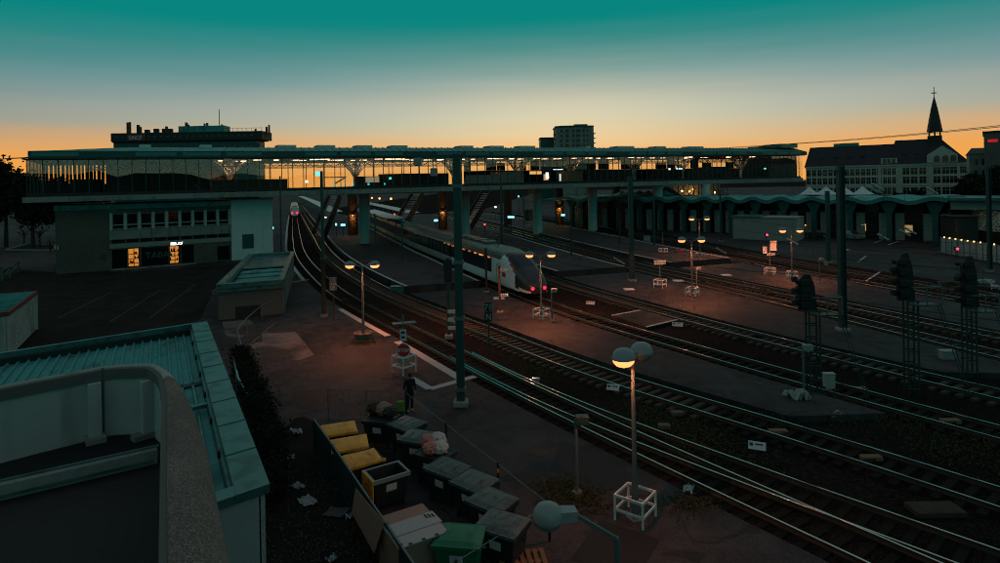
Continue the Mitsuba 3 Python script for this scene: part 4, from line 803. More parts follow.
# ================================================================== LAMPS, MASTS, SIGNALS, SIGNS
def cage(t, p, s=.95, h=.75, rz=.12):                # white double-rail protective frame round a post
    for z in (h*.45, h):
        for k in range(4):
            a0, a1 = rz+k*PI/2, rz+(k+1)*PI/2; r = s*.66
            put('guard_rail', beam((p[0]+r*math.cos(a0), p[1]+r*math.sin(a0), p[2]+z), (p[0]+r*math.cos(a1), p[1]+r*math.sin(a1), p[2]+z), .04, .075), 'white', t)
    for k in range(4):
        a0 = rz+k*PI/2; r = s*.66; put('guard_post', box((p[0]+r*math.cos(a0), p[1]+r*math.sin(a0), p[2]+h*.5+.02), (.06, .06, h*1.0)), 'white', t)
def head(t, c, d, lit, r=.30, power=0):              # domed lantern: grey shell above, glass bowl below
    a = math.atan2(d[1], d[0])
    shell = lathe([(0, .005), (.285, 0), (.285, -.02), (.30, -.02), (.30, .02), (.27, .13), (.2, .22), (.10, .262), (0, .27)], 18); v = np.array(shell.vertices)*r/.3; v[:, 0] *= 1.12; shell.vertices = v
    hk = put('lamp_shell', place(shell, c, a), 'lampg', t, 40)
    bowl = lathe([(0, -.24), (.10, -.232), (.20, -.19), (.265, -.11), (.275, -.025)], 16); v = np.array(bowl.vertices)*r/.3; v[:, 0] *= 1.12; bowl.vertices = v
    put('bowl', place(bowl, c, a), 'white' if lit else 'skyl', hk, 40, emit=glow((1.6, .25, .07), 1.0, .3) if lit else None)
    nk = c - np.array([math.cos(a), math.sin(a), 0])*r*1.05; put('neck', hull([q for dx in (-.10, .22) for q in [nk+np.array([math.cos(a)*dx, math.sin(a)*dx, 0])+np.array([-math.sin(a)*sy, math.cos(a)*sy, sz]) for sy in (-.11, .11) for sz in (-.06, .1)]]), 'lampg', hk)
    if lit and power: scene[f'{hk}_light'.replace('__', '_')] = {'type': 'spot', 'to_world': ST().look_at(origin=(np.array(c)-[0, 0, .28*r/.3]).tolist(), target=(np.array(c)-np.array([-.25*math.cos(a), -.25*math.sin(a), 3])).tolist(), up=[0, 1, 0]), 'intensity': rgb(np.array((1, .27, .11))*power*1.9), 'cutoff_angle': 82.0, 'beam_width': 50.0, 'sampling_weight': 1.0}
def twin_lamp(lab, px, ytop, ax, lit=(1, 1), power=6., guard=True, r=.30, arm=.55, base=0.0):
    p = G(*px, base); zt = zat(px[0], ytop, p[1])-.2; t = thing('street_lamp', lab, 'street lamp', 'twin-headed yard lamps')
    put('pole', lathe([(0, base), (.11, base), (.10, base+1.2), (.075, base+1.25), (.06, zt), (0, zt)], 12, (p[0], p[1], 0)), 'galv', t, 30)
    put('base_plate', box((p[0], p[1], base+.02), (.42, .42, .04), .4), 'galv', t)
    for s, l in ((1, lit[0]), (-1, lit[1])):
        d = np.array([math.cos(ax), math.sin(ax), 0])*s
        put('arm', tube([(p[0], p[1], zt-.12), (p[0]+d[0]*arm*.4, p[1]+d[1]*arm*.4, zt+.03), (p[0]+d[0]*arm*.7, p[1]+d[1]*arm*.7, zt+.06)], .045, 8), 'galv', t)
        head(t, np.array([p[0]+d[0]*arm*1.25, p[1]+d[1]*arm*1.25, zt+.08]), d, l, r, power)
    if guard: cage(t, p)
    else: put('planter', lathe([(0, base+.001), (.55, base+.001), (.62, base+.42), (.54, base+.43), (.5, base+.3), (0, base+.3)], 14, (p[0], p[1], 0)), 'hutwall', t)
    return p
twin_lamp('tall twin-headed lamp near the bins, one bowl lit orange, the other dark', (635.5, 519), 351, PI*1.235, (1, 0), 3, r=.33, arm=.36)
twin_lamp('twin-headed orange lamp standing in a round planter beside the stop sign', (363.5, 339), 263, PI, power=8, guard=False, arm=.66, r=.29)
twin_lamp('twin-headed orange lamp in a white guard frame right by the nose of the white train', (541.5, 319), 253, PI, power=13, arm=.66, base=-.12, r=.29)
twin_lamp('twin-headed orange lamp in a white guard frame beside a knee-high red-lit board', (692.5, 296), 238.5, PI, power=13, arm=.7, base=-.12, r=.31)
twin_lamp('small twin-headed orange lamp farther off, in front of the escalator and glowing glass hall', (700, 259), 217.5, PI, power=8, arm=.8, base=-.1, r=.33)
twin_lamp('twin-headed orange lamp in front of the pale cabin, next to the red-lit board pair', (792, 279), 229, PI, power=10, arm=.7, base=-.12, r=.32)
# big lantern of the lamp standing close by, seen from above
p = G(612, 640); t = thing('street_lamp', 'unlit grey lantern on a long bent arm beside the wheeled bins, seen from above', 'street lamp')
YL = 8.6; hd = V(552, 517, YL); pe = V(617, 536, YL+.15)
put('pole', tube([(pe[0], pe[1], 0), (pe[0], pe[1], pe[2]-.12), (pe[0]-.02, pe[1], pe[2]-.03)], [.06, .05, .05], 10), 'galv', t)
d = hd-pe; d[2] = 0; d /= np.linalg.norm(d)
put('arm', beam(pe+[0, 0, -.05], hd-np.array([d[0], d[1], 0])*.33+[0, 0, .0], .055, .055), 'galv', t)
put('shell', place(lathe([(0, .20), (.08, .195), (.15, .165), (.20, .10), (.215, .02), (.21, -.03), (0, -.03)], 20), hd+d*.06, 0), 'lampg', t, 50)
put('bowl', place(lathe([(.195, -.032), (.18, -.10), (.10, -.16), (0, -.175)], 18), hd+d*.06, 0), 'skyl', t, 50)
put('neck', hull([hd-d*x+np.array([-d[1]*s, d[0]*s, z]) for x, w, h in ((.05, .11, .10), (.36, .095, .08)) for s in (-w, w) for z in (-.06, h)]), 'lampg', t)
# catenary masts
def mast(lab, px, ytop, w, m='mast', lean=0.0, collar=(), base=0.0, foot=True, sec='box'):
    p = G(*px, base); zt = zat(px[0], ytop, p[1]); t = thing('catenary_mast', lab, 'mast', 'masts of the overhead line'); q = p + np.array([lean, 0, zt-base])
    if sec == 'box':
        put('shaft', beam(p, q, w, w*.85, (0, 1, 0)), m, t)
    elif sec == 'h':                                 # rolled H section: two flanges and a web
        for s in (-1, 1): put('flange', beam(p+[s*w*.46, 0, 0], q+[s*w*.46, 0, 0], .035, w, (0, 1, 0)), m, t)
        put('web', beam(p+[0, 0, .001], q-[0, 0, .001], w*.88, .03, (0, 1, 0)), m, t)
    else: put('shaft', tube([p, p*.5+q*.5, q], [w*.55, w*.5, w*.42], 12), m, t, True)
    if foot: put('foot', chbox(p[0]-w*.9, p[0]+w*.9, p[1]-w*.9, p[1]+w*.9, base-.3, base+.22, .04), 'concrete', t)
    for y in collar: z = zat(px[0], y, p[1]); f = (z-base)/(zt-base); c = p + (q-p)*f; put('collar', box(c, (w*1.3, w*1.2, .16)), 'galv', t)
    return t, p, q
t, p, q = mast('tallest square mast on the yard beside the pale L-shaped mark, with a floodlight gantry', (461, 405), 154, .36, collar=(186, 262, 318, 389), sec='box')
put('gantry', beam(q+[-1.9, 0, -.1], q+[.3, 0, -.1], .12, .16), 'mast', t); put('floodlight', chbox(q[0]-1.95, q[0]-1.6, q[1]-.2, q[1]+.2, q[2]-.5, q[2]-.15, .03), 'lampg', t)
put('floodlight', chbox(q[0]-1.2, q[0]-.9, q[1]-.2, q[1]+.2, q[2]-1.0, q[2]-.62, .03), 'lampg', t)
t, p, q = mast('tall thick mast rising from the dark path in front of the schoolhouse', (843, 331), 166, .40, sec='h', base=-.12)
put('bracket', beam(q+[-1.2, .1, -.5], q+[0, .1, -.3], .08, .1), 'galv', t)
t, p, q = mast('tall mast on the middle platform under the middle of the bridge', (632, 281), 176, .46, sec='box', base=-.1)
t, p, q = mast('round mast beside the track curve, its lower half brown and rusty', (324, 317), 171, .26, collar=(258,), sec='tube')
put('lower_sleeve', tube([p+[0, 0, .2], p+(q-p)*.42], .17, 12), 'rust', t)
put('cross_arm', beam(q+[0, 0, -.5], q+[1.9, 0, -.5], .07, .07), 'galv', t); put('insulator', tube([q+[1.0, 0, -1.0], q+[1.9, 0, -.5]], .06, 8), 'tent', t)
t, p, q = mast('slim dark mast at the end of the pale block, before the far-off train', (281.5, 262), 176, .22, sec='tube')
t, p, q = mast('mast with small brackets standing before the car park beside the thick mast', (828.5, 263), 191, .42, sec='box')
t, p, q = mast('thin mast in front of the escalator foot', (721, 242), 190, .36, sec='tube')
t, p, q = mast('thin mast before the fifth pale pillar, left of the twin-lamp pair'.replace('left of', 'short of'), (654.5, 246), 190, .34, sec='tube')
t, p, q = mast('dark mast cutting across the lamp-strung white fence', (990, 272), 168, .34, sec='h')
t, p, q = mast('slim mast between the second and third pale pillars by the white train', (502, 246), 182, .40, sec='tube')
for (x, y, yt, lab) in ((449, 336, 258, 'short dark signal post with white plates close to the tallest mast'), (486.5, 292, 248, 'rusty square post in front of the white train side'), (500, 312, 266, 'rusty post with insulators in front of the white train door'), (571.5, 258, 226, 'thin brown-topped post on the middle platform near the train nose'), (620, 247, 214, 'rusty post beside a box on the outer platform'), (402.5, 262, 219, 'thin post on the island platform near the first pillar'), (375.5, 252, 214, 'thin dark post standing behind the first pale pillar')):
    p = G(x, y, -.1); zt = zat(x, yt, p[1]); t = thing('trackside_post', lab, 'post', 'trackside posts'); rust = 'rusty' in lab or 'brown' in lab
    put('shaft', beam(p, [p[0], p[1], zt], .2, .2, (0, 1, 0)), 'rust' if rust else 'mast', t); put('cap', box((p[0], p[1], zt+.03), (.26, .26, .06)), 'galv', t); put('foot', chbox(p[0]-.25, p[0]+.25, p[1]-.25, p[1]+.25, -.3, .0, .04), 'concrete', t)
    if 'white plates' in lab:
        put('signal_case', chbox(p[0]-.28, p[0]+.28, p[1]-.2, p[1]+.25, zt-1.6, zt-.1, .04), 'dark', t)
        for k in range(3): put('plate', box((p[0]+.22, p[1]-.3, .5+k*.55), (.5, .05, .24)), 'signb', t)
    if 'insulators' in lab:
        for z in (zt+1.2, zt-2.3):
            for k in range(4): put('insulator', place(lathe([(0, -.12), (.10, -.10), (.05, 0), (.10, .02), (.05, .12), (0, .12)], 8), (p[0]+.12+k*.16, p[1]-.1, min(z, zt-.25)+.0)), 'skyl', t)
# lattice signal masts seen from behind
def lattice_signal(lab, xb, yb, xh, y0, y1, wpx):
    p = G(xb, yb, BED+.1); Y = p[1]; t = thing('railway_signal', lab, 'signal', 'lattice signal masts seen from behind'); z0, z1 = zat(xh, y1, Y), zat(xh, y0, Y); w = .5
    for sx in (-w/2, w/2):
        for sy in (-.16, .16): put('mast_leg', beam((p[0]+sx, Y+sy, BED), (p[0]+sx, Y+sy, z0), .06, .06), 'dmast', t)
    n = int((z0-BED)/.62)
    for i in range(n+1):
        z = BED+.3+i*(z0-BED-.35)/n
        for sy in (-.21, .21): put('batten', box((p[0], Y+sy, z), (w+.08, .02, .07)), 'dmast', t)
    xc = V(xh, (y0+y1)/2, Y)[0]; hw_ = wpx/2/FOC*Y; P = Polygon([(-hw_, 0), (hw_*1.05, 0), (hw_*.75, (z1-z0)*.72), (hw_*.3, z1-z0), (-hw_*.3, z1-z0), (-hw_, (z1-z0)*.8)])
    m = prism(P, 0, .1); v = np.array(m.vertices); m.vertices = np.c_[v[:, 0]+xc, Y-.05-v[:, 2], v[:, 1]+z0]; m.fix_normals(); put('backboard', m, 'dark', t)
    for k in range(4): zc = z0+.3+k*(z1-z0-.7)/3; put('lamp_hood', tube([(xc-.12, Y+.05, zc), (xc-.14, Y+.5, zc-.04)], [.14, .15], 10), 'dark', t); put('housing', chbox(xc-.34, xc+.1, Y-.32, Y-.16, zc-.15, zc+.17, .03), 'dark', t)
    for k in range(3): put('hood_side', chbox(xc-hw_-.22, xc-hw_-.01, Y-.12, Y+.12, z0+.25+k*.55, z0+.5+k*.55, .03), 'dark', t)
    put('platform', box((p[0]+.35, Y-.35, z0-.15), (1.2, .6, .05)), 'dmast', t)
    for (a, b) in (((-.35, -.65), (1.05, -.65)), ((1.05, -.65), (1.05, -.05))): put('guard_rail', beam((p[0]+a[0], Y+a[1], z0+.7), (p[0]+b[0], Y+b[1], z0+.7), .05, .05), 'galv', t)
    for a in (.35, 1.05): put('guard_post', beam((p[0]+a, Y-.65, z0-.12), (p[0]+a, Y-.65, z0+.7), .045, .045), 'galv', t)
    for s in (0, .14): put('guy_rod', tube([(p[0]+1.0+s, Y-.4, z0-.1), (p[0]+2.0+s, Y-.9, BED+.1)], .02, 6), 'mast', t)
lattice_signal('lattice signal mast with a dark pointed backboard close to the crumpled white sheet', 814, 396, 806, 274, 310, 18)
lattice_signal('lattice signal mast with a dark backboard just past the thick mast, second of the three', 912, 392, 904, 253, 300, 17)
lattice_signal('lattice signal mast standing below the lamp-strung white fence, third of the three', 970, 376, 968, 256, 307, 17)
# stop sign with guard frame, and number boards
p = G(404, 372); t = thing('stop_sign', 'red round stop sign on a post inside a white guard frame', 'sign')
put('post', tube([p, p+[0, 0, 3.1]], .045, 8), 'galv', t); zs = zat(404, 350, p[1])
dsk = trimesh.creation.cylinder(.36, .04, sections=28); dsk.apply_transform(trimesh.transformations.rotation_matrix(PI/2, [1, 0, 0])); put('disc', place(dsk, (p[0], p[1]-.07, zs)), 'red', t)
rg = trimesh.creation.annulus(.345, .385, .05, sections=28); rg.apply_transform(trimesh.transformations.rotation_matrix(PI/2, [1, 0, 0])); put('rim', place(rg, (p[0], p[1]-.08, zs)), 'signb', t)
m = text('STOP', .17, (0, 0, 0), 0, .012); w = m.bounds[1][0]; put('lettering', place(m, (p[0]-w/2, p[1]-.095, zs-.085)), 'white', t)
put('plate', box((p[0], p[1]-.06, zs-.58), (.62, .03, .26)), 'skyl', t); put('plate', box((p[0], p[1]-.06, zs+.82), (.34, .03, .62)), 'signb', t); put('cross_board', box((p[0]+.05, p[1], zs+1.45), (1.25, .5, .05), .3), 'galv', t)
for k in range(2): put('plate_print', box((p[0], p[1]-.08, zs+.95-k*.25), (.2, .012, .12)), 'ink', t)
cage(t, G(404, 373), .95, .95, .1)
def board(lab, px, yt, rows, w, h, m='signb', col='ink'):
    p = G(*px, -.1); zt = zat(px[0], yt, p[1]); t = thing('number_board', lab, 'sign'); put('post', tube([p, [p[0], p[1], zt]], .05, 8), 'mast' if m == 'dark' else 'rust', t)
    n = len(rows)
    for i, r in enumerate(rows):
        zc = zt - h*(i+.5); put('board', box((p[0], p[1]-.07, zc), (w, .03, h-.04)), m, t); mm = text(r, h*.62, (0, 0, 0), 0, .01); ww = mm.bounds[1][0]; put('lettering', place(mm, (p[0]-ww/2, p[1]-.098, zc-h*.31)), col, t)
board('small stacked white number boards on a rusty post near the round mast', (334, 322), 277, ('30', '72'), .5, .5, 'offw', 'ink')
board('dark post with pale figures 7 8 N near the sleepers of the second track', (489, 354), 302, ('78', 'N'), .46, .58, 'dark', 'lampg')
# small white boards lying tilted between the tracks
for (x, y, w, lab) in ((757, 446, .62, 'white notice board tilted on the ballast, largest, between turnout and second track'), (613, 387.5, .62, 'white notice board tilted on the ballast next to the tall single lamp head'), (677.5, 324.5, .75, 'white notice board on the walkway pad between two tracks'), (590.5, 303, .75, 'pale notice board on the ballast just past the train nose')):
    p = G(x, y, BED+.25); t = thing('ground_board', lab, 'sign', 'tilted white notice boards on the ballast'); an = -.42
    m = tm(BV*np.array([w, .03, .32]), BF); m.apply_transform(trimesh.transformations.rotation_matrix(-.75, [1, 0, 0])); put('plate', place(m, p, an), 'signb', t)
    mk = tm(BV*np.array([.12, .012, .12]), BF); mk.apply_translation([-w*.33, -.024, .03]); m2 = tm(BV*np.array([w*.45, .012, .05]), BF); m2.apply_translation([w*.12, -.024, .05]); mm = cat([mk, m2]); mm.apply_transform(trimesh.transformations.rotation_matrix(-.75, [1, 0, 0])); put('print', place(mm, p, an), 'ink', t)
    put('stake', place(bb(-.03, .03, .05, .1, -.35, .05), p, an), 'galv', t)
# red-lit board pair, short guarded sign, dwarf lamps
p = G(770, 275, -.12); t = thing('board_pair', 'two reddish boards on one post in a white guard frame', 'sign'); put('post', tube([p, p+[0, 0, 3.3]], .06, 8), 'galv', t)
put('board', box((p[0]+.35, p[1]-.1, 3.0), (.75, .05, 1.05), .15), 'signb', t); put('board', box((p[0]-.55, p[1]-.1, 2.55), (.45, .05, .75), -.1), 'signb', t); put('board', box((p[0]+.1, p[1]-.1, 2.1), (.9, .05, .2)), 'signb', t); cage(t, p)
p = G(660, 287.5, -.12); t = thing('low_board', 'knee-high board on a post in a white guard frame on the middle path', 'sign'); put('post', tube([p, p+[0, 0, 2.4]], .06, 8), 'galv', t); put('board', box((p[0], p[1]-.1, 2.3), (1.1, .06, .4)), 'signb', t); cage(t, p)
p = G(663, 254, .1); t = thing('low_board', 'bare thin post in a white guard frame on the outer platform', 'post'); put('post', tube([p, p+[0, 0, 3.0]], .05, 8), 'galv', t); cage(t, p)
for (x, y, yt, lab) in ((696.8, 290, 268, 'small cranked marker post right behind the guarded twin lamp on the middle path'), (552, 321, 290, 'small marker post with an orange head beside the lamp at the train nose'), (577, 494, 419, 'slim yard post with a camera head near the tall single lamp'), (804, 396, 347, 'thin post with a round top by the first lattice signal'), (820, 283, 259, 'thin T-shaped post in front of the thick mast')):
    p = G(x, y, 0 if y > 400 else -.15); zt = zat(x, yt, p[1]); t = thing('marker_post', lab, 'post', 'small marker posts'); put('pole', tube([p, (p[0], p[1], zt)], .055, 8), 'galv', t); put('foot', lathe([(0, p[2]), (.2, p[2]), (.16, p[2]+.1), (0, p[2]+.1)], 10, (p[0], p[1], 0)), 'galv', t)
    put('head', chbox(p[0]-.02, p[0]+.42, p[1]-.16, p[1]+.12, zt-.18, zt+.12, .03), 'mast' if y > 400 else 'lampg', t)
# signal and information lights under the bridge
for (x, y, z, col, s, lab) in ((394.5, 214.5, 3, (1, .05, .04), .32, 'red signal light between the two pale canopies'), (484.5, 224.5, 2.5, (1, .03, .08), .26, 'red signal light close to the second pale pillar'), (957.5, 249, 1.2, (1, .02, .08), .2, 'red dwarf signal in front of the lamp-strung fence'), (767, 235, 1.5, (1, .03, .1), .22, 'red dwarf signal before the pale cabin'), (372, 198, 5, (1, .25, .05), .4, 'orange light high beyond the first pale pillar, first of three'), (379.5, 198.5, 5, (1, .3, .06), .4, 'orange light beyond the first pale pillar, second of three'), (391, 198.8, 5, (1, .3, .06), .45, 'orange light beyond the first pale pillar, third of three'), (325.5, 217.3, 3.0, (1, .6, .4), .28, 'white-orange light by the first staircase'), (518.5, 196.5, 5, (.1, 1, .5), .32, 'green signal light by the third pale pillar'), (495.5, 207, 4, (1, .7, .6), .35, 'pale light beyond the second pale pillar')):
    q = V(x, y, (10-z)*FOC/max(4, y-HY+(x-HX)*SR) if y > 200 else 190); t = thing('signal_light', lab, 'light', 'small lights of the yard'); put('lens', place(trimesh.creation.icosphere(1, s*.8), q), 'white', t, emit=glow(col, 1.3, .03)); put('hood', place(chbox(-s*.9, s*.9, .1, .4, -s, s*1.2, .03), q), 'dark', t); put('post', tube([(q[0], q[1]+.25, -.3), (q[0], q[1]+.25, q[2]-s*.9)], .06, 6), 'dark', t)
for (x, y, z, w, lab) in ((343, 225, 2.6, .9, 'blue-white information screen next to the glowing first pillar'), (336, 224.5, 2.6, .4, 'narrow blue screen at the foot of the steep staircase'), (436, 220.5, 2.8, .8, 'blue screen beside the second glowing pillar'), (410, 229.5, 2.6, .7, 'blue and orange screen over the white train'), (511, 217, 3.2, 1.4, 'bright screen cluster between the glowing lift and the third pillar'), (563, 215, 3.2, .8, 'blue-white screen by the third glowing pillar'), (272, 228, 2.6, .6, 'blue screen on a pole beside the pale block')):
    q = V(x, y, (10-z)*FOC/(y-HY+(x-HX)*SR)); t = thing('information_screen', lab, 'screen', 'platform information screens'); put('casing', box((q[0], q[1]+.08, q[2]), (w+.16, .14, .62)), 'dark', t); put('display', box((q[0], q[1]-.005, q[2]), (w, .02, .46)), 'white', t, emit=glow((.25, .8, 1), .7, .03)); put('pole', tube([(q[0], q[1]+.1, -.1), (q[0], q[1]+.1, q[2]-.33)], .06, 6), 'mast', t)
for i, (x, y, lab) in enumerate(((353, 236, 'amber wall lamp fixed to the first glowing pillar'), (443, 231, 'amber wall lamp fixed to the second glowing pillar'), (559.5, 226, 'amber wall lamp fixed to the third glowing pillar'))):
    p = G(x, y); d = -p[:2]/np.linalg.norm(p[:2]); c = np.array([p[0]+d[0]*1.35, p[1]+d[1]*1.35, 4.3]); t = thing('wall_lamp', lab, 'lamp', 'amber lamps on the dark pillars')
    put('fitting', chbox(c[0]-.25, c[0]+.25, c[1]+.0, c[1]+.32, c[2]+.05, c[2]+.2, .03), 'dark', t); put('lens', box(c, (.34, .2, .08)), 'white', t, emit=glow((1, .5, .12), 1.4, .05))
    scene[f'pillar_light_{i:03d}'] = {'type': 'point', 'position': (c+[d[0]*.25, d[1]*.25, -.25]).tolist(), 'intensity': rgb((5., 2.2, .45)), 'sampling_weight': .7}
# overhead cable across the sky
t = thing('overhead_cable', 'twin black overhead cable slanting across the orange sky above the schoolhouse', 'cable')
for k in range(2):
    P_ = [V(700+(1060-700)*f, 149.2+(120.5-149.2)*f + 3*math.sin(PI*f) - k*1.6*f, 140+(44-140)*(1-(1-f)**.7)) for f in np.linspace(0, 1, 14)]
    put('wire', tube(P_, .045, 6), 'black', t)

# ================================================================== THE NEAR BUILDING AND ITS PARAPET
ZM = 4.6                                             # ribbed metal roof with a coping all round
A0, A1 = G(205, 321.5, ZM), G(265, 484, ZM); B0 = G(-60, 362, ZM)
du = (A1-A0)[:2]; Lr = float(np.linalg.norm(du)); du /= Lr; dv = (B0-A0)[:2]; dv /= np.linalg.norm(dv)      # du towards us, dv to the side away
def R2(u, v, z): q = A0[:2] + du*u + dv*v; return np.array([q[0], q[1], z])
def rbox(u0, u1, v0, v1, z0, z1): return hull([R2(u, v, z) for u in (u0, u1) for v in (v0, v1) for z in (z0, z1)])
LV = 24.0
t = thing('metal_roof_building', 'low building with ribbed teal metal roof, broad coping and panelled pale wall', 'building')
zb = ZM-.40
for i in range(int((Lr-.3)/1.35)+1):                 # wall panels along the long side and the near gable
    a, b = i*1.35+.012, min((i+1)*1.35-.012, Lr-.02)
    if b > a:
        for z0, z1 in ((.05, 1.55), (1.57, 3.05), (3.07, ZM-.17)): put('wall_panel', rbox(a, b, .0, .08, z0, z1), 'wall', t)
for i in range(8):
    for z0, z1 in ((.05, 1.95), (1.97, ZM-.17)): put('wall_panel', rbox(Lr-.082, Lr-.004, .1+i*1.4+.012, .1+(i+1)*1.4-.012, z0, z1), 'wall', t)
put('wall', cat([rbox(.09, Lr-.09, .09, .3, 0, ZM-.18), rbox(Lr-.3, Lr-.09, .31, LV, 0, ZM-.18), rbox(0, .3, .31, LV, 0, ZM-.18)]), 'dark', t)
W_ = .52
put('coping', rbox(-.08, Lr+.06, -.08, W_, ZM-.16, ZM), 'coping', t); put('coping', rbox(-.08, .10, W_+.004, LV, ZM-.16, ZM-.002), 'coping', t); put('coping', rbox(Lr-.34, Lr+.06, W_+.004, LV, ZM-.16, ZM-.003), 'coping', t)
put('coping_lip', cat([rbox(-.02, Lr-.4, W_+.002, W_+.06, ZM-.55, ZM-.165), rbox(.11, .15, W_+.1, LV, ZM-.45, ZM-.165)]), 'coping', t)
for k in range(9): put('coping_joint', rbox(k*Lr/9-.02, k*Lr/9+.02, -.085, W_+.003, ZM+.001, ZM+.012), 'fascia', t)
put('roof', rbox(.16, Lr-.34, W_+.07, LV, zb-.06, zb), 'mroof', t)
for i in range(84):                                  # standing ribs
    v = W_+.30+i*.285
    if v > LV-.3: break
    a, b = .2, Lr*.46-.1
    put('rib', hull([R2(u, v+s, z) for u in (a, b) for s, z in ((-.05, zb+.001), (.05, zb+.001), (-.025, zb+.075), (.025, zb+.075))]), 'mroof', t)
    if i < 16: put('rib', hull([R2(u, v+s, z) for u in (Lr*.46+.25, Lr-.36) for s, z in ((-.05, zb+.001), (.05, zb+.001), (-.025, zb+.075), (.025, zb+.075))]), 'mroof' if i % 3 else 'coping', t)
    if i % 5 == 2: put('fixing_strip', hull([R2(a+1.2+(i % 3)*.8+du_, v+.12+s, zb+.08) for du_ in (0, .05) for s in (-.1, .05)] + [R2(a+1.2+(i % 3)*.8, v+.1, zb+.095)]), 'coping', t)
put('gutter', rbox(Lr*.46-.08, Lr*.46+.22, W_+.07, LV, zb+.001, zb+.05), 'dark', t); put('ridge_bar', rbox(Lr*.62, Lr*.62+.16, W_+.08, 8, zb+.12, zb+.22), 'coping', t)
for k in range(7): put('clip', rbox(.8+k*Lr/7.5, .95+k*Lr/7.5, W_+.06, W_+.12, ZM-.2, ZM-.05), 'dark', t)
# parapet with a rounded pebble-dash capping round a sunken terrace
ZP = 7.25
inn = [(-70, 402), (0, 388.5), (60, 377), (118, 367.5), (144, 366.5), (157, 371), (165, 390), (166, 430), (166.5, 500), (167, 563), (168, 660)]
q = np.array([G(x, y, ZP)[:2] for x, y in inn]); d_ = np.r_[0, np.cumsum(np.linalg.norm(np.diff(q, axis=0), axis=1))]
s_ = np.arange(0, d_[-1], .12); q = np.c_[PchipInterpolator(d_, q[:, 0])(s_), PchipInterpolator(d_, q[:, 1])(s_)]
tn = np.gradient(q, axis=0); tn /= np.linalg.norm(tn, axis=1, keepdims=True); nn = np.c_[-tn[:, 1], tn[:, 0]]          # outwards
wid = np.interp(s_, [0, d_[3], d_[6], d_[7], d_[-1]], [.15, .15, .33, .45, .48]); rows = []
prof = [(0, -1.05), (0, -.005), (.04, .02), (.14, .035), (.30, .03), (.50, -.01), (.70, -.09), (.86, -.22), (.96, -.40), (1.0, -.62), (1.0, -2.2)]
for (a, b) in prof: rows.append(np.c_[q + nn*(wid*a)[:, None], np.full(len(q), ZP+b)])
P = np.array(rows); m_, n_ = len(prof), len(q); f = []
for j in range(m_-1):
    for i in range(n_-1): a = j*n_+i; f += [[a, a+1, a+n_+1], [a, a+n_+1, a+n_]]
t = thing('terrace_parapet', 'thick pebble-dashed rounded parapet wall curving round a dark sunken terrace', 'wall')
ic = int(np.argmin(np.abs(s_-(d_[5]*.5+d_[6]*.5)))); F_ = np.array(f); col_ = F_.min(1) % n_
for nm, msk, mm in (('capping', col_ >= ic, 'pebble'), ('rim', col_ < ic, 'wall')):
    cm = tm(P.reshape(-1, 3), F_[msk]); cm.remove_unreferenced_vertices(); put(nm, cm, mm, t, 50)
iw = q - nn*.012; rows = [np.c_[iw, np.full(len(q), z)] for z in (ZP-1.06, ZP-.16)]; P = np.array(rows); f = []
for i in range(n_-1): f += [[i, i+n_, i+n_+1], [i, i+n_+1, i+1]]
put('inner_wall', tm(P.reshape(-1, 3), f), 'wall', t)
rows = [np.c_[q - nn*o, np.full(len(q), z)] for o, z in ((.0, ZP-.17), (.05, ZP-.165), (.055, ZP-.01), (.0, ZP-.002))]; P = np.array(rows); f = []
for j in range(3):
    for i in range(n_-1): a = j*n_+i; f += [[a, a+1, a+n_+1], [a, a+n_+1, a+n_]]
put('inner_lip', tm(P.reshape(-1, 3), f), 'hutwall', t)
for x, w in ((95, .17), (141, .13)):                  # pilasters against the inner wall
    c = G(x, 374-.06*(x-95), ZP); i = int(np.argmin(np.linalg.norm(q-c[:2], axis=1))); tt_ = q[i]-nn[i]*.09; an = math.atan2(tn[i][1], tn[i][0])
    put('pilaster', box((tt_[0], tt_[1], ZP-.6), (w, .16, .86), an), 'wall', t); put('pilaster_foot', box((tt_[0]-nn[i][0]*.06, tt_[1]-nn[i][1]*.06, ZP-1.0), (w*1.5, .3, .08), an), 'concrete', t)
c = G(102, 372, ZP); i = int(np.argmin(np.linalg.norm(q-c[:2], axis=1))); p = q[i]-nn[i]*.04; put('downpipe', tube([(p[0], p[1], ZP+.03), (p[0], p[1], ZP-1.05)], .018, 8), 'coping', t)
fl = Polygon(np.vstack([q - nn*.02, [[-2.2, -3], [-14, -3], [-14, 6]]])).buffer(0)
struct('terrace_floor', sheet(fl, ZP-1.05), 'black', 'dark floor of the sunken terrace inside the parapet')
a, b = G(-60, 497, ZP-.86), G(157, 448, ZP-.86); t2 = thing('terrace_kerb', 'low concrete kerb with a pale metal edge crossing the sunken terrace', 'kerb')
put('upstand', beam(a-[0, 0, .1], b-[0, 0, .1], .16, .2), 'concrete', t2); put('metal_edge', beam(a+[0, .06, .012], b+[0, .06, .012], .05, .02), 'coping', t2); put('metal_edge', beam(a+[0, -.13, -.13], b+[0, -.13, -.13], .02, .03), 'coping', t2)
struct('building_below', cat([prism(Polygon(np.vstack([q + nn*.1, [[-1.0, -6], [-16, -6], [-16, 6.5]]])).buffer(0), 0, ZP-2.1)]), 'dark', 'plain dark building that the terrace stands on')

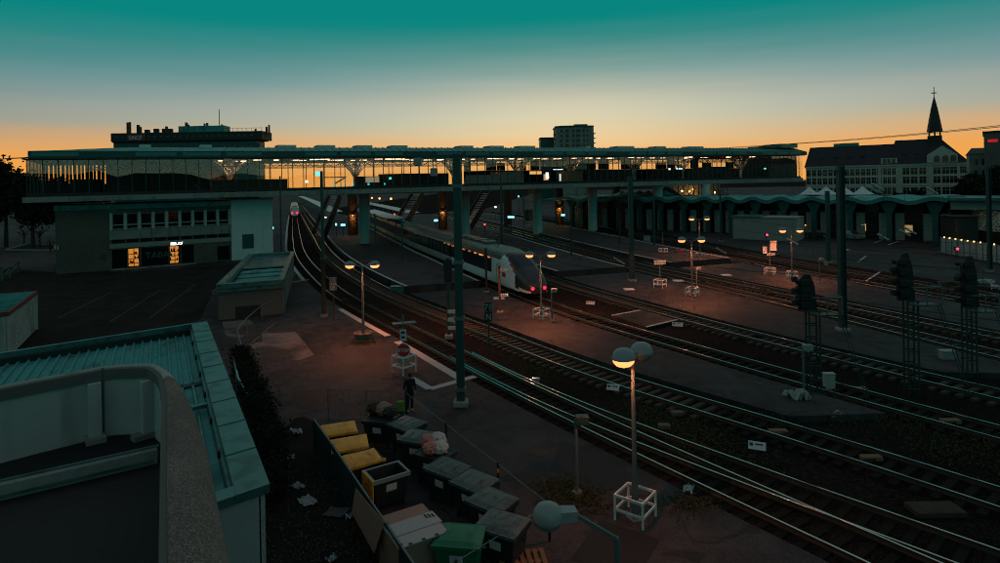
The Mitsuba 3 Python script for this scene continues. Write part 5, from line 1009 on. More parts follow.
# ================================================================== SMALL STRUCTURES IN THE YARD
# site cabin
a, b = G(8, 312, 2.85), G(36.5, 291, 2.85); d = (b-a)[:2]; Lc = float(np.linalg.norm(d)); an = math.atan2(d[1], d[0]); lc = lambda m: place(m, (a[0], a[1], 0), an)
t = thing('site_cabin', 'white ribbed container cabin with teal roof edged in red at the car park edge', 'container')
put('body', lc(bb(0, Lc, 0, 2.6, .1, 2.6)), 'wall', t); put('roof', lc(bb(.12, Lc-.12, .12, 2.5, 2.61, 2.83)), 'mroof', t)
for i in range(28): put('wall_rib', lc(bb(.15+i*Lc/29, .15+i*Lc/29+.15, -.045, -.002, .15, 2.55)), 'wall', t)
for i in range(9): put('end_rib', lc(bb(-.045, -.002, .12+i*.28, .24+i*.28, .15, 2.55)), 'wall', t)
for (x0, x1, y0, y1) in ((-.06, Lc+.06, -.06, .1), (-.06, .1, .104, 2.5), (Lc-.1, Lc+.06, .104, 2.5), (-.06, Lc+.06, 2.504, 2.66)): put('roof_rail', lc(bb(x0, x1, y0, y1, 2.60, 2.86)), 'dred', t)
for i in range(20): put('roof_rib', lc(bb(.2+i*Lc/21, .3+i*Lc/21, .15, 2.45, 2.832, 2.87)), 'mroof', t)
for x in (0.0, Lc): put('corner_post', lc(bb(x-.05, x+.05, -.055, .05, 0, 2.6)), 'offw', t)
# railing from the hut corner, rods and posts by the hedge
p = [G(282, 297, 1.2), G(262, 305, 1.15), G(247, 318, 1.1), G(237, 330, 1.05), G(242, 347, 1.0)]
t = thing('steel_railing', 'bent pale tube railing climbing from the hedge to the service hut corner', 'railing')
for i in range(4): put('handrail', tube([p[i], p[i+1]], .03, 8), 'galv', t)
for c in p: put('post', tube([(c[0], c[1], 0), c], .028, 8), 'galv', t)
put('mid_rail', tube([G(276, 322, .2), G(247, 347, .5), G(229, 358, .6)], .022, 8), 'galv', t)
single('warning_rod', [tube([G(233, 357, 1.2), G(238, 378, 1.2), G(248, 395, 1.2)], .05, 8), tube([G(236, 374, 1.2)-[0, 0, 1.2], G(236, 374, 1.2)], .03, 6)], 'skyl', 'pale bar with a red band along the top of the dark hedge', 'rail')
# vegetation
def leaves(n, fn, size, seed, flat=.35):
    r = np.random.RandomState(seed); C = fn(r, n); a = r.randn(n, 3); a /= np.linalg.norm(a, axis=1, keepdims=True); b = np.cross(a, r.randn(n, 3)); b /= np.linalg.norm(b, axis=1, keepdims=True)
    s = size*(.6+.8*r.rand(n, 1)); v = np.stack([C-a*s, C+b*s*.45, C+a*s, C-b*s*.45], 1).reshape(-1, 3); i = np.arange(n)[:, None]*4
    return tm(v, np.vstack([i+[0, 1, 2], i+[0, 2, 3]]))
def crown(c, R, clumps=26):
    def fn(r, n):
        k = r.randn(clumps, 3); k /= np.linalg.norm(k, axis=1, keepdims=True); cc = k*(r.rand(clumps, 1)**.4)*np.array(R)*.82 + c; w = r.randint(clumps, size=n)
        return cc[w] + r.randn(n, 3)*np.array(R)*.17
    return fn
def tree(lab, base, h, R, n, seed, group=None, size=.3, m='leaf', bare=False):
    t = thing('tree', lab, 'tree', group); b = np.array(base, float); r = np.random.RandomState(seed); tp = b + [r.randn()*.2, r.randn()*.2, h*.62]
    ms = [tube([b, b*.5+tp*.5+[.1, 0, 0], tp], [h*.022+.06, h*.017+.04, h*.008+.02], 8)]
    for i in range(16 if bare else 7):
        f = .35+.6*r.rand(); s = b + (tp-b)*f; a = r.rand()*2*PI; L = R[0]*(.55+.5*r.rand()); e = s + [math.cos(a)*L, math.sin(a)*L, h*(.12+.2*r.rand())]
        ms.append(tube([s, s*.5+e*.5+[0, 0, .15*L], e], [h*.008+.02, h*.005+.015, .012], 5))
        if bare:
            for k in range(3): e2 = e + [r.randn()*L*.3, r.randn()*L*.3, abs(r.randn())*L*.4]; ms.append(tube([s*.3+e*.7, e2], [.02, .008], 4))
    put('trunk', ms, 'bark', t)
    if n: put('crown', leaves(n, crown(b+[0, 0, h*.68], R), size, seed), m, t)
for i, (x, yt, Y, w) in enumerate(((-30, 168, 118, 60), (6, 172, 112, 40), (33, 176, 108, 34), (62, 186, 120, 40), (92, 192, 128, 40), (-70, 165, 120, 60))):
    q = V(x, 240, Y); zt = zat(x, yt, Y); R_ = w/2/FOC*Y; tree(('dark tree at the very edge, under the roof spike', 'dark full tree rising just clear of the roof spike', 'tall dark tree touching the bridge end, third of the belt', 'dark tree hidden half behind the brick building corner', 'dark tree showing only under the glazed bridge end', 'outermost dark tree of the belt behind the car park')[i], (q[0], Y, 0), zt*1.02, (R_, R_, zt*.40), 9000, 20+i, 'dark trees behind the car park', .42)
for i, (x, y, h, R_) in enumerate(((40, 247, 4.2, 1.5), (24, 243, 3.6, 1.2), (50, 252, 2.4, .8))): tree(('small bare tree in the kerbed bed of the car park', 'thin bare tree behind the kerbed bed', 'low bare shrub-like sapling next to the brick wall')[i], G(x, y), h, (R_, R_, 1), 0, 40+i, None, bare=True)
for i, (x, yt, Y, w) in enumerate(((972, 172, 112, 30), (992, 166, 105, 36), (1020, 168, 108, 44))):
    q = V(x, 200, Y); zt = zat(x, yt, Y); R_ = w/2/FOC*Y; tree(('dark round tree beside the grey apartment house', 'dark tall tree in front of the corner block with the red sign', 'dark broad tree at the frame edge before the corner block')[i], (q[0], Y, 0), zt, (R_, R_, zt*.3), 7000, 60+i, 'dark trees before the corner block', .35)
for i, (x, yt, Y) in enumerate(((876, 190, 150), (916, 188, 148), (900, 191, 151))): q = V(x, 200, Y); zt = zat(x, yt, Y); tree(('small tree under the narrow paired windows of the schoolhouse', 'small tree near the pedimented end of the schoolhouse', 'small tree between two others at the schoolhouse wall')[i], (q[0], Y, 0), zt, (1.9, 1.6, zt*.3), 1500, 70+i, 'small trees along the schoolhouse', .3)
def hedge_fn(r, n):
    s = r.rand(n); P = np.array([G(240, 372)[:2], G(250, 400)[:2], G(262, 436)[:2], G(270, 470)[:2], G(272, 510)[:2]]); x = np.interp(s, np.linspace(0, 1, 5), P[:, 0]); y = np.interp(s, np.linspace(0, 1, 5), P[:, 1]); h = 1.15+.35*np.sin(s*19)+.2*np.sin(s*41)
    return np.c_[x+r.randn(n)*.25, y+r.randn(n)*.25, .85*h*np.sqrt(r.rand(n))*1.2+.03]
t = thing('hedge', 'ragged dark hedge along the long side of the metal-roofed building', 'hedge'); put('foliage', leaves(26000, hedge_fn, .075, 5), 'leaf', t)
put('stem', [tube([G(242+i*3.4, 376+i*14), G(242+i*3.4, 376+i*14)+np.array([.1*math.sin(i), .1, 1.2])], [.03, .01], 5) for i in range(9)], 'bark', t)
def weeds_fn(px, s):
    C = np.array([G(x, y, BED+.02) for x, y in px])
    def fn(r, n): k = r.randint(len(C), size=n); return C[k] + r.randn(n, 3)*np.array([s, s, .07]) + [0, 0, .06]
    return fn
struct('weeds', leaves(9000, weeds_fn([(690, 433), (668, 423), (702, 440), (640, 415), (735, 455), (830, 410), (850, 408), (812, 398), (790, 405), (770, 418), (545, 372), (430, 306), (520, 352), (950, 455), (980, 440), (900, 420)], .8), .06, 9), 'grass', 'low weeds growing between the tracks', None, 'stuff')
struct('dry_grass', leaves(3000, lambda r, n: np.array([G(572, 496), G(585, 503), G(560, 488), G(364, 343), G(690, 505), (0, 0, -9.)])[r.randint(5, size=n)] + r.randn(n, 3)*[.45, .35, .03]+[0, 0, .05], .05, 10), 'grass', 'dry grass tufts at the feet of the yard posts', None, 'stuff')
# kerbed bed, rough wooden fence and far parking bits on the car park
t = thing('planting_bed', 'kerbed triangular bed with bare shrubs in front of the dark trees', 'kerb'); P = [G(x, y) for x, y in ((6, 250.5), (28, 244.5), (55, 246), (55, 251))]
for i in range(4): a, b = P[i], P[(i+1) % 4]; put('kerb_stone', beam(a+[0, 0, .1], b+[0, 0, .1], .3, .2), 'concrete', t)
put('soil', prism([p[:2] for p in P], .0, .12), 'soil', t)
t = thing('wooden_fence', 'broken rail fence with crossed braces at the edge of the car park', 'fence'); P = [G(-14, 284), G(2, 281), G(10, 277.5), G(18.5, 272)]
for i, c in enumerate(P): put('post', box((c[0], c[1], .65), (.16, .16, 1.3), .3), 'galv', t)
for i in range(3):
    put('rail', beam(P[i]+[0, 0, 1.2], P[i+1]+[0, 0, 1.25], .07, .14), 'galv', t); put('rail', beam(P[i]+[0, 0, .5], P[i+1]+[0, 0, .55], .07, .12), 'galv', t); put('brace', beam(P[i]+[0, .03, .15], P[i+1]+[0, .03, 1.2], .06, .1), 'galv', t)

# ================================================================== BINS, BOXES, FENCES, PERSON, LITTER
import manifold3d as m3
def head2(a, b, Z): p, q = G(*a, Z), G(*b, Z); return math.atan2(q[1]-p[1], q[0]-p[0])
def wheeled_bin(lab, px, ang, lid='lid', w=1.12, d=.82, h=1.02, state='closed', body='bin', group='wheeled bins of the enclosure', tilt=0.0):
    p = G(*px, h+.13); t = thing('wheeled_bin', lab, 'bin', group); o = (p[0], p[1], 0); L_ = lambda m: place(m, o, ang)
    z0 = .17; o_ = [(-w/2, -d/2, h), (w/2, -d/2, h), (w/2, d/2, h), (-w/2, d/2, h), (-w*.42, -d*.40, z0), (w*.42, -d*.40, z0), (w*.42, d*.40, z0), (-w*.42, d*.40, z0)]
    if state == 'open':
        i_ = [(x*.93, y*.91, z if z > .5 else z+.06) for x, y, z in o_]; v = np.array(o_+i_); f = []
        for b0, fl in ((0, 0), (8, 1)):
            for k in range(4): a, b = k, (k+1) % 4; q = [b0+a, b0+4+a, b0+4+b, b0+b]; q = q if fl == 0 else q[::-1]; f += [[q[0], q[1], q[2]], [q[0], q[2], q[3]]]
            q = [b0+4, b0+7, b0+6, b0+5]; q = q if fl == 0 else q[::-1]; f += [[q[0], q[1], q[2]], [q[0], q[2], q[3]]]
        for k in range(4): a, b = k, (k+1) % 4; f += [[a, b, 8+b], [a, 8+b, 8+a]]
        put('body', L_(tm(v, f)), body, t)
    else: put('body', L_(hull(o_)), body, t)
    for (x0, x1, y0, y1) in ((-w/2-.05, w/2+.05, -d/2-.05, -d/2+.012), (-w/2-.05, w/2+.05, d/2-.012, d/2+.05), (-w/2-.05, -w/2+.012, -d/2+.013, d/2-.013), (w/2-.012, w/2+.05, -d/2+.013, d/2-.013)):
        put('rim', L_(bb(x0, x1, y0, y1, h-.10, h+.02)), body if state != 'open' else 'lampg', t)
    if state in ('closed', 'ajar'):
        n = 9; q = []
        for yy in np.linspace(-d/2-.06, d/2+.06, 7):
            for xx in np.linspace(-w/2-.06, w/2+.06, n):
                e = 1-min(1, max(abs(xx)/(w/2+.06), abs(yy)/(d/2+.06))**4); z = h+.03+.075*e+.05*(yy/d+.5)+tilt*(xx/w+.5) + (.018 if abs(xx) < .09 and e > .2 else 0)
                q.append((xx, yy, z))
        f = []
        for j in range(6):
            for i in range(n-1): k = j*n+i; f += [[k, k+1, k+n+1], [k, k+n+1, k+n]]
        q = np.array(q); q2 = q-[0, 0, .035]; N_ = len(q)
        f += [[a+N_, c+N_, b+N_] for a, b, c in f]
        lk = put('lid', L_(tm(np.vstack([q, q2]), f)), lid, t)
        put('lid_edge', L_(cat([bb(-w/2-.07, w/2+.07, s*(d/2+.06)-.02, s*(d/2+.06)+.02, h-.04, h+.045) for s in (-1, 1)])), lid, lk)
        for xx in (-w*.26, w*.26): put('lid_rib', L_(hull([(xx+sx*.05, y, h+.03+z+.05*(y/d+.5)+tilt*(xx/w+.5)) for sx in (-1, 1) for y, z in ((-d*.46, .0), (d*.46, .0), (-d*.40, .062), (0, .094), (d*.40, .062))])), lid, lk)
        put('hinge', L_(tube([(-w*.42, d/2+.1, h+.06), (w*.42, d/2+.1, h+.06)], .022, 6)), body, lk)
    if state == 'hang':
        pass
    for sx in (-1, 1):
        for sy in (-1, 1): put('wheel', L_(place(trimesh.creation.cylinder(.085, .045, sections=12).apply_transform(trimesh.transformations.rotation_matrix(PI/2, [0, 1, 0])), (sx*w*.37, sy*d*.33, .086))), 'tyre', t)
        put('side_pin', L_(tube([(sx*(w/2+.03), 0, h-.2), (sx*(w/2+.13), 0, h-.2)], .03, 8)), body, t)
    for xx in (-w*.3, 0, w*.3): put('body_rib', L_(hull([(xx*(.84+.16*(z-z0)/(h-z0))+sx*.025, -d/2*(.80+.2*(z-z0)/(h-z0))-yy, z) for sx in (-1, 1) for z in (.25, h*.52) for yy in (-.01, .018)])), body, t)
    put('label_plate', L_(hull([(x, -d/2*(.80+.2*(z-z0)/(h-z0))-yy, z) for x in (-.17, .17) for z in (h*.56, h*.78) for yy in (.004, .012)])), 'signb', t)
    return t, o, L_
aY = head2((324.6, 434), (353.5, 429.5), 1.15)
wheeled_bin('bin with a clean yellow lid, first of three at the closed fence end', (339, 426.5), aY, 'ylid')
wheeled_bin('bin with a paler creased yellow lid, second of three beside the fence', (349.5, 441.5), aY-.05, 'ylid', tilt=.04)
wheeled_bin('bin with a skewed yellow lid, third of three, next to the open bin', (362, 455.5), aY+.25, 'ylid', tilt=-.05)
t, o, L_ = wheeled_bin('open empty dark bin with its yellow lid hanging down its side', (386.5, 467.5), aY+.22, state='open')
put('hanging_lid', L_(chbox(-.66, -.60, -.46, .46, .18, 1.06, .02)), 'ylid', t, None, 'yellow lid hanging open')
for k in range(3): put('lid_rib', L_(bb(-.675, -.662, -.3+k*.3-.02, -.3+k*.3+.02, .26, .98)), 'ylid', t)
aR = head2((488.5, 508.8), (524, 521.5), 1.15)
for px, a, lab, st, tl in (((381, 415), aR+.35, 'overfull dark bin heaped with scraps beside the green bag', 'none', 0), ((407, 421.5), aR-.1, 'dark bin with a grey-green lid, first in the row along the wire', 'closed', .02), ((419, 434.5), aR+.2, 'dark bin with a grey-green lid directly before the heaped bags', 'closed', .0), ((434.5, 449), aR+.05, 'lidless dark bin heaped with rubbish bags', 'none', 0), ((447, 464.5), aR-.05, 'dark bin with a grey lid just past the heaped bags', 'closed', -.02), ((474.5, 478.5), aR-.12, 'dark bin with a grey creased lid next to the short post with the reflector', 'closed', .03), ((492, 497), aR-.08, 'dark bin with a broad grey lid, second from the near end of the row', 'closed', .0), ((502, 520.5), aR+.08, 'dark bin with grey folded lid and white label ending the row near the pallets', 'closed', .02)):
    wheeled_bin(lab, px, a, 'lid', state=st, tilt=tl)
for i, (px, s, m) in enumerate((((375, 412), .33, 'rust'), ((384, 413), .36, 'card'), ((390, 415.5), .3, 'dark'), ((430, 445), .33, 'bagr'), ((437, 444), .33, 'bag'), ((440, 451), .30, 'bag'), ((431, 452), .28, 'bagr'))):
    p = G(*px, 1.1); b = trimesh.creation.icosphere(4, s); v = np.array(b.vertices); v *= (1+.5*(meshkit.fbm(v*5+i*7, 4)-.5)-.5*np.abs(meshkit.fbm(v*7+i*3, 3)-.5)*2+.12*np.abs(meshkit.fbm(v*19+i, 2)-.5))[:, None]; v[:, 2] *= .72; b.vertices = v + np.array([p[0], p[1], 1.08+s*.5])
    single('rubbish_bag', b, m, ('brown scrap bundle on the overfull bin', 'torn cardboard wad in the middle of the overfull bin', 'black bag squeezed at the edge of the overfull bin', 'reddish plastic bag at the back of the lidless bin', 'pale knotted bag on top of the lidless bin', 'pale bag spilling over the edge of the lidless bin', 'small reddish bag at the corner of the lidless bin')[i], 'rubbish bag', 'rubbish heaped in the bins', smooth=True)
wheeled_bin('green plastic bin with a flat green lid beside the big white-topped box', (459, 533), aR+.45, 'gbin', body='gbin', group=None)
# big carton with white panels, board, fence
p = G(414, 527, 1.15); an = head2((389.6, 525.2), (432, 511.2), 1.2); t = thing('cardboard_box', 'big brown carton topped with two white panels near the open end of the fence', 'box'); L_ = lambda m: place(m, (p[0], p[1], 0), an)
put('box', L_(bb(-.68, .68, -.6, .75, .05, 1.1)), 'card', t); put('flap', L_(bb(-.68, .68, .42, .98, 1.105, 1.13)), 'card', t); put('white_panel', L_(bb(-.7, .72, -.18, .415, 1.135, 1.165)), 'offw', t); put('white_panel', L_(bb(-.7, .66, -.68, -.2, 1.12, 1.15)), 'offw', t)
for k in range(3): put('slot', L_(bb(.42+k*.09, .48+k*.09, .15-.02*k, .36-.03*k, 1.166, 1.169)), 'ink', t); put('slot', L_(bb(-.42+k*.36, -.33+k*.36, -.685, -.6, 1.151, 1.156)), 'ink', t)
Fp = [G(314, 420, 1.25), G(333, 446, 1.25), G(352, 474, 1.25), G(370, 500.5, 1.25), G(387, 525, 1.25), G(401, 546, 1.25), G(416, 568, 1.25), G(432, 592, 1.25)]
t = thing('panel_fence', 'dark slatted metal fence closing in the bins on the soil side', 'fence')
for a, b in zip(Fp[:-1], Fp[1:]):
    put('post', box((a[0], a[1], .64), (.07, .07, 1.29)), 'mast', t); put('top_rail', beam(a, b, .05, .06), 'galv', t); put('bottom_rail', beam(a*[1, 1, 0]+[0, 0, .12], b*[1, 1, 0]+[0, 0, .12], .04, .05), 'mast', t)
    n = 15
    for k in range(n): c = a+(b-a)*(k+.5)/n; put('slat', box((c[0], c[1], .67), (np.linalg.norm((b-a)[:2])/n*.82, .018, 1.08), math.atan2(b[1]-a[1], b[0]-a[0])), 'mast', t)
a, b = G(357, 491.5, 1.2), G(386, 524, 1.3); an = math.atan2(b[1]-a[1], b[0]-a[0]); L_ = float(np.linalg.norm((b-a)[:2]))
single('cardboard_sheet', place(hull([(x, y, z) for x, z, y in ((0, 1.28, -.05), (L_, 1.34, -.06), (0, 1.30, -.03), (L_, 1.36, -.04), (.15, .72, -.22), (L_*.93, .55, -.28), (.15, .72, -.20), (L_*.93, .55, -.26))]), (a[0], a[1], 0), an), 'card', 'pinkish-brown cardboard sheet leaning over the dark fence', 'cardboard')
# wire on posts, mesh fence
t = thing('wire_fence', 'thin wire on short posts running behind the row of dark bins', 'fence'); Wp = [G(406, 393, 1.05), G(446, 424, 1.05), G(498, 464, 1.05), G(549, 504, 1.05), G(456, 562, 1.05)]
for a, b in zip(Wp[:-1], Wp[1:]): put('wire', tube([a, (a+b)/2-[0, 0, .02], b], .013, 6), 'galv', t)
for c in Wp: put('post', tube([(c[0], c[1], 0), (c[0], c[1], 1.1)], .04, 8), 'dark', t)
put('reflector', box((Wp[2][0], Wp[2][1]-.05, .85), (.07, .03, .1)), 'orange', t)
t = thing('mesh_fence', 'faint grey mesh fence panels at the far end of the bin enclosure', 'fence'); a, b = G(328.5, 419), G(405, 421)
for k in range(3): c = a+(b-a)*k/2; put('post', tube([c, c+[0, 0, 1.3]], .025, 8), 'galv', t)
for z in (.08, 1.27): put('rail', beam(a+[0, 0, z], b+[0, 0, z], .02, .025), 'galv', t)
put('wire_mesh', [beam(a+(b-a)*k/44+[0, 0, .08], a+(b-a)*k/44+[0, 0, 1.27], .006, .006) for k in range(45)] + [beam(a+[0, 0, .2+k*.2], b+[0, 0, .2+k*.2], .006, .006) for k in range(6)], 'mast', t)
# pallets
p = G(521, 560, .35); an = head2((488, 558), (546, 552), .4); t = thing('wooden_pallet', 'orange-brown wooden pallets lying at the near end of the bin row', 'pallet'); L_ = lambda m: place(m, (p[0], p[1], 0), an)
for lv in range(2):
    z = .02+lv*.17; sk_ = .06*lv
    for y in (-.42, 0, .42): put('bearer', L_(bb(-.6+sk_, .6+sk_, y-.05, y+.05, z, z+.10)), 'wood', t)
    for k in range(7): x = -.55+k*.183+sk_; put('plank', L_(bb(x-.06, x+.06, -.48+rnd.uniform(-.02, .02), .48, z+.102, z+.125)), 'wood', t)
# person, green bag
def body_mesh(bones, edge=.022):
    M = None
    for (a, ra, b, rb) in bones:
        sp = [m3.Manifold.sphere(ra, 14).translate(list(map(float, a))), m3.Manifold.sphere(rb, 14).translate(list(map(float, b)))]
        h_ = m3.Manifold.batch_hull(sp); M = h_ if M is None else M+h_
    M = M.refine_to_length(edge); g_ = M.to_mesh(); m = trimesh.Trimesh(g_.vert_properties[:, :3], g_.tri_verts, process=True); trimesh.smoothing.filter_taubin(m, iterations=8); return m
pp = G(410, 411); an = .5; t = thing('person', 'person in dark clothes and pale shoes standing by the green bag, looking down', 'person'); Lp = lambda m: place(m, (pp[0], pp[1], 0), an)
J = dict(hipL=(-.09, 0, .86), hipR=(.09, .01, .86), kL=(-.11, -.04, .47), kR=(.10, -.01, .47), aL=(-.12, .0, .09), aR=(.11, .05, .09), pel=(0, 0, .90), ch=(0, -.02, 1.20), nk=(0, -.02, 1.40), sL=(-.18, -.01, 1.34), sR=(.18, -.01, 1.34), eL=(-.25, .02, 1.08), eR=(.24, -.03, 1.08), wL=(-.24, -.12, .86), wR=(.20, -.20, .93))
bn = [(J['pel'], .13, J['ch'], .155), (J['ch'], .155, J['nk'], .075), (J['hipL'], .10, J['kL'], .07), (J['kL'], .07, J['aL'], .048), (J['hipR'], .10, J['kR'], .07), (J['kR'], .07, J['aR'], .048), (J['nk'], .07, J['sL'], .075), (J['nk'], .07, J['sR'], .075), (J['sL'], .07, J['eL'], .05), (J['eL'], .05, J['wL'], .038), (J['sR'], .07, J['eR'], .05), (J['eR'], .05, J['wR'], .038), (J['pel'], .12, J['hipL'], .10), (J['pel'], .12, J['hipR'], .10)]
put('body', Lp(body_mesh(bn)), 'cloth', t, True)
def hand(w, dirn, sgn_):
    w = np.array(w); d = np.array(dirn, float); d /= np.linalg.norm(d); s = np.cross(d, [0, 1, 0]); s /= np.linalg.norm(s); n = np.cross(s, d); pc = w+d*.07; b = [(w, .026, pc, .034)]
    for k, ln in enumerate((.062, .072, .066, .05)): o = s*(k-1.5)*.019; k0 = pc+o+d*.02; k1 = k0+d*ln*.6+n*.008; b += [(k0, .0095, k1, .009), (k1, .009, k1+d*ln*.4+n*.022, .008)]
    b += [(w+d*.03+s*.03*sgn_, .011, w+d*.075+s*.052*sgn_+n*.01, .010), (w+d*.075+s*.052*sgn_+n*.01, .010, w+d*.105+s*.05*sgn_+n*.025, .008)]
    return body_mesh(b, .006)
put('hand', Lp(hand(J['wL'], (0, -.25, -1), 1)), 'skin', t, True); put('hand', Lp(hand(J['wR'], (-.1, -.5, -.8), -1)), 'skin', t, True)
hc = np.array([0, -.06, 1.56]); hm = trimesh.creation.icosphere(4, 1.0); v = np.array(hm.vertices); x, y, z = v.T
fr_ = np.clip(-y, 0, 1); jaw = 1-.28*np.clip(-z-.1, 0, 1); v2 = np.c_[x*.074*jaw, y*.093, z*.112]
v2[:, 1] -= .018*np.exp(-((x/.16)**2+((z+.08)/.2)**2))*fr_; v2[:, 1] += .007*fr_*(np.exp(-(((x-.36)/.16)**2+((z-.08)/.10)**2))+np.exp(-(((x+.36)/.16)**2+((z-.08)/.10)**2))); v2[:, 1] -= .005*fr_*np.exp(-((x/.26)**2+((z+.42)/.07)**2))
hm.vertices = v2; hm.apply_transform(trimesh.transformations.rotation_matrix(.3, [1, 0, 0])); put('head', Lp(place(hm, hc)), 'skin', t, True)
for sx in (-1, 1):
    e_ = trimesh.creation.icosphere(2, 1.0); e_.vertices = np.array(e_.vertices)*[.012, .02, .03]+[sx*.075, .01, 0]; put('ear', Lp(place(e_, hc)), 'skin', t, True)
    ey = trimesh.creation.icosphere(1, .011); put('eye', Lp(place(ey, hc+[sx*.028, -.084, -.012])), 'ink', t, True)
hr = trimesh.creation.icosphere(4, 1.0); v = np.array(hr.vertices); k_ = (v[:, 2] > .12-.0*v[:, 1]) | (v[:, 1] > .15); v = v*np.array([.083, .102, .122]); v[~k_] *= .86; hr.vertices = v*(1+.05*(meshkit.fbm(np.array(hr.vertices)*60, 2)-.5))[:, None]; hr.apply_transform(trimesh.transformations.rotation_matrix(.3, [1, 0, 0])); put('hair', Lp(place(hr, hc+[0, .008, .008])), 'cloth', t, True)
put('neck', Lp(body_mesh([((0, -.02, 1.38), .055, (0, -.045, 1.49), .052)])), 'skin', t, True)
for k in ('aL', 'aR'): a = np.array(J[k]); put('shoe', Lp(body_mesh([(a-[0, -.05, .045], .045, a-[0, .14, .055], .035)])), 'shoe', t, True)
p = G(400.7, 412.5); t = thing('green_bag', 'bright green upright bag standing on the asphalt beside the person', 'bag'); put('body', chbox(p[0]-.16, p[0]+.16, p[1]-.1, p[1]+.14, .03, .5, .035), 'green', t); put('handle', tube([(p[0]-.08, p[1], .5), (p[0]-.07, p[1], .62), (p[0]+.07, p[1], .62), (p[0]+.08, p[1], .5)], .012, 6), 'dark', t)
for sx in (-.11, .11): put('wheel', lathe([(0, .0), (.03, .0), (.03, .03), (0, .03)], 8, (p[0]+sx, p[1], 0)), 'tyre', t)
# parked cars
def car(lab, px, an, m):
    p = G(*px, .02); t = thing('parked_car', lab, 'car', 'cars in the forecourt'); L_ = lambda q: place(q, (p[0], p[1], .02), an)
    put('body', L_(hull([(x, y, z) for x, hw_, z in ((-2.1, .72, .35), (-2.12, .78, .75), (-1.7, .84, .92), (2.0, .76, .40), (2.02, .8, .72), (1.0, .85, .92), (-2.0, .8, .25), (1.95, .8, .25)) for y in (-hw_, hw_)])), m, t)
    put('cabin', L_(hull([(x, y, z) for x, hw_, z in ((-1.75, .78, .93), (1.0, .78, .93), (-1.45, .62, 1.45), (.25, .62, 1.47)) for y in (-hw_, hw_)])), m, t)
    for s in (-1, 1):
        put('side_window', L_(hull([(x, s*(.775-.16*(z-.93)/.52+.006), z) for x, z in ((-1.45, 1.0), (.8, 1.0), (-1.3, 1.38), (.2, 1.38))] + [(x, s*(.76-.16*(z-.93)/.52), z) for x, z in ((-1.45, 1.0), (.8, 1.0))])), 'tglass', t)
        for x in (-1.3, 1.3):
            w = put('wheel', L_(place(trimesh.creation.cylinder(.31, .2, sections=20).apply_transform(trimesh.transformations.rotation_matrix(PI/2, [1, 0, 0])), (x, s*.76, .31))), 'tyre', t); put('rim', L_(place(trimesh.creation.cylinder(.19, .02, sections=16).apply_transform(trimesh.transformations.rotation_matrix(PI/2, [1, 0, 0])), (x, s*.872, .31))), 'galv', w)
        put('tail_lamp', L_(bb(-2.16, -2.09, s*.62-.12, s*.62+.12, .66, .82)), 'dred', t); put('headlight', L_(bb(1.98, 2.05, s*.58-.15, s*.58+.15, .58, .72)), 'skyl', t)
    put('windscreen', L_(hull([(.98, s*.66, .97) for s in (-1, 1)] + [(.32, s*.55, 1.42) for s in (-1, 1)] + [(1.03, s*.66, .99) for s in (-1, 1)])), 'tglass', t); put('rear_window', L_(hull([(-1.76, s*.64, .99) for s in (-1, 1)] + [(-1.50, s*.54, 1.42) for s in (-1, 1)] + [(-1.79, s*.64, 1.0) for s in (-1, 1)])), 'tglass', t)
car('dark parked car beside the lamp-hung white fence and pale cabin', (815, 237.5), -.35, 'carp')
car('pale parked car just past the thick mast in front of the hall', (851, 239.5), -1.2, 'carw')
# trackside bits
for i, (x, y, w, d_, m, lab) in enumerate(((778, 430.5, .75, .28, 'litterb', 'orange-brown plate between the turnout rails near the crumpled sheet'), (871, 456.5, .75, .28, 'litterb', 'orange-brown plate on the second track, lowest of the three'), (858, 388, .8, .3, 'litterb', 'orange-brown plate on the track by the first lattice signal'), (950, 420, .8, .3, 'litterb', 'orange-brown plate toward the frame edge beyond the lattice signals'), (935, 508, 1.5, .7, 'hutwall', 'grey concrete slab lying on the ballast between the lowest tracks'), (677, 412, .5, .3, 'hutwall', 'small grey block on the turnout next to the tall lamp pole'), (664, 425, .5, .3, 'hutwall', 'small grey block inside the turnout, nearer the yard edge'))):
    p = G(x, y, BED+.17); single('cover_plate', chbox(p[0]-w/2, p[0]+w/2, p[1]-d_/2, p[1]+d_/2, BED+.02, BED+.2, .02), m if y < 500 else 'rust', lab, 'plate', 'loose plates along the tracks')
for i, (x, y, z, lab) in enumerate(((678, 281, -.115, 'pale slab on the middle path beside the low guarded board'), (726, 275.3, -.115, 'pale slab on the outer path beyond the middle twin lamp'), (499, 298.5, -.115, 'reddish-pale slab before the train nose'), (629, 289.5, -.115, 'pale slab near the foot of the middle-platform mast'), (845, 250, .025, 'pale slab on the forecourt behind the thick mast'))):
    p = G(x, y, z); single('cover_slab', chbox(p[0]-.5, p[0]+.5, p[1]-.45, p[1]+.45, z-.02, z+.06, .02), 'signb', lab, 'slab', 'pale slabs on the paths')
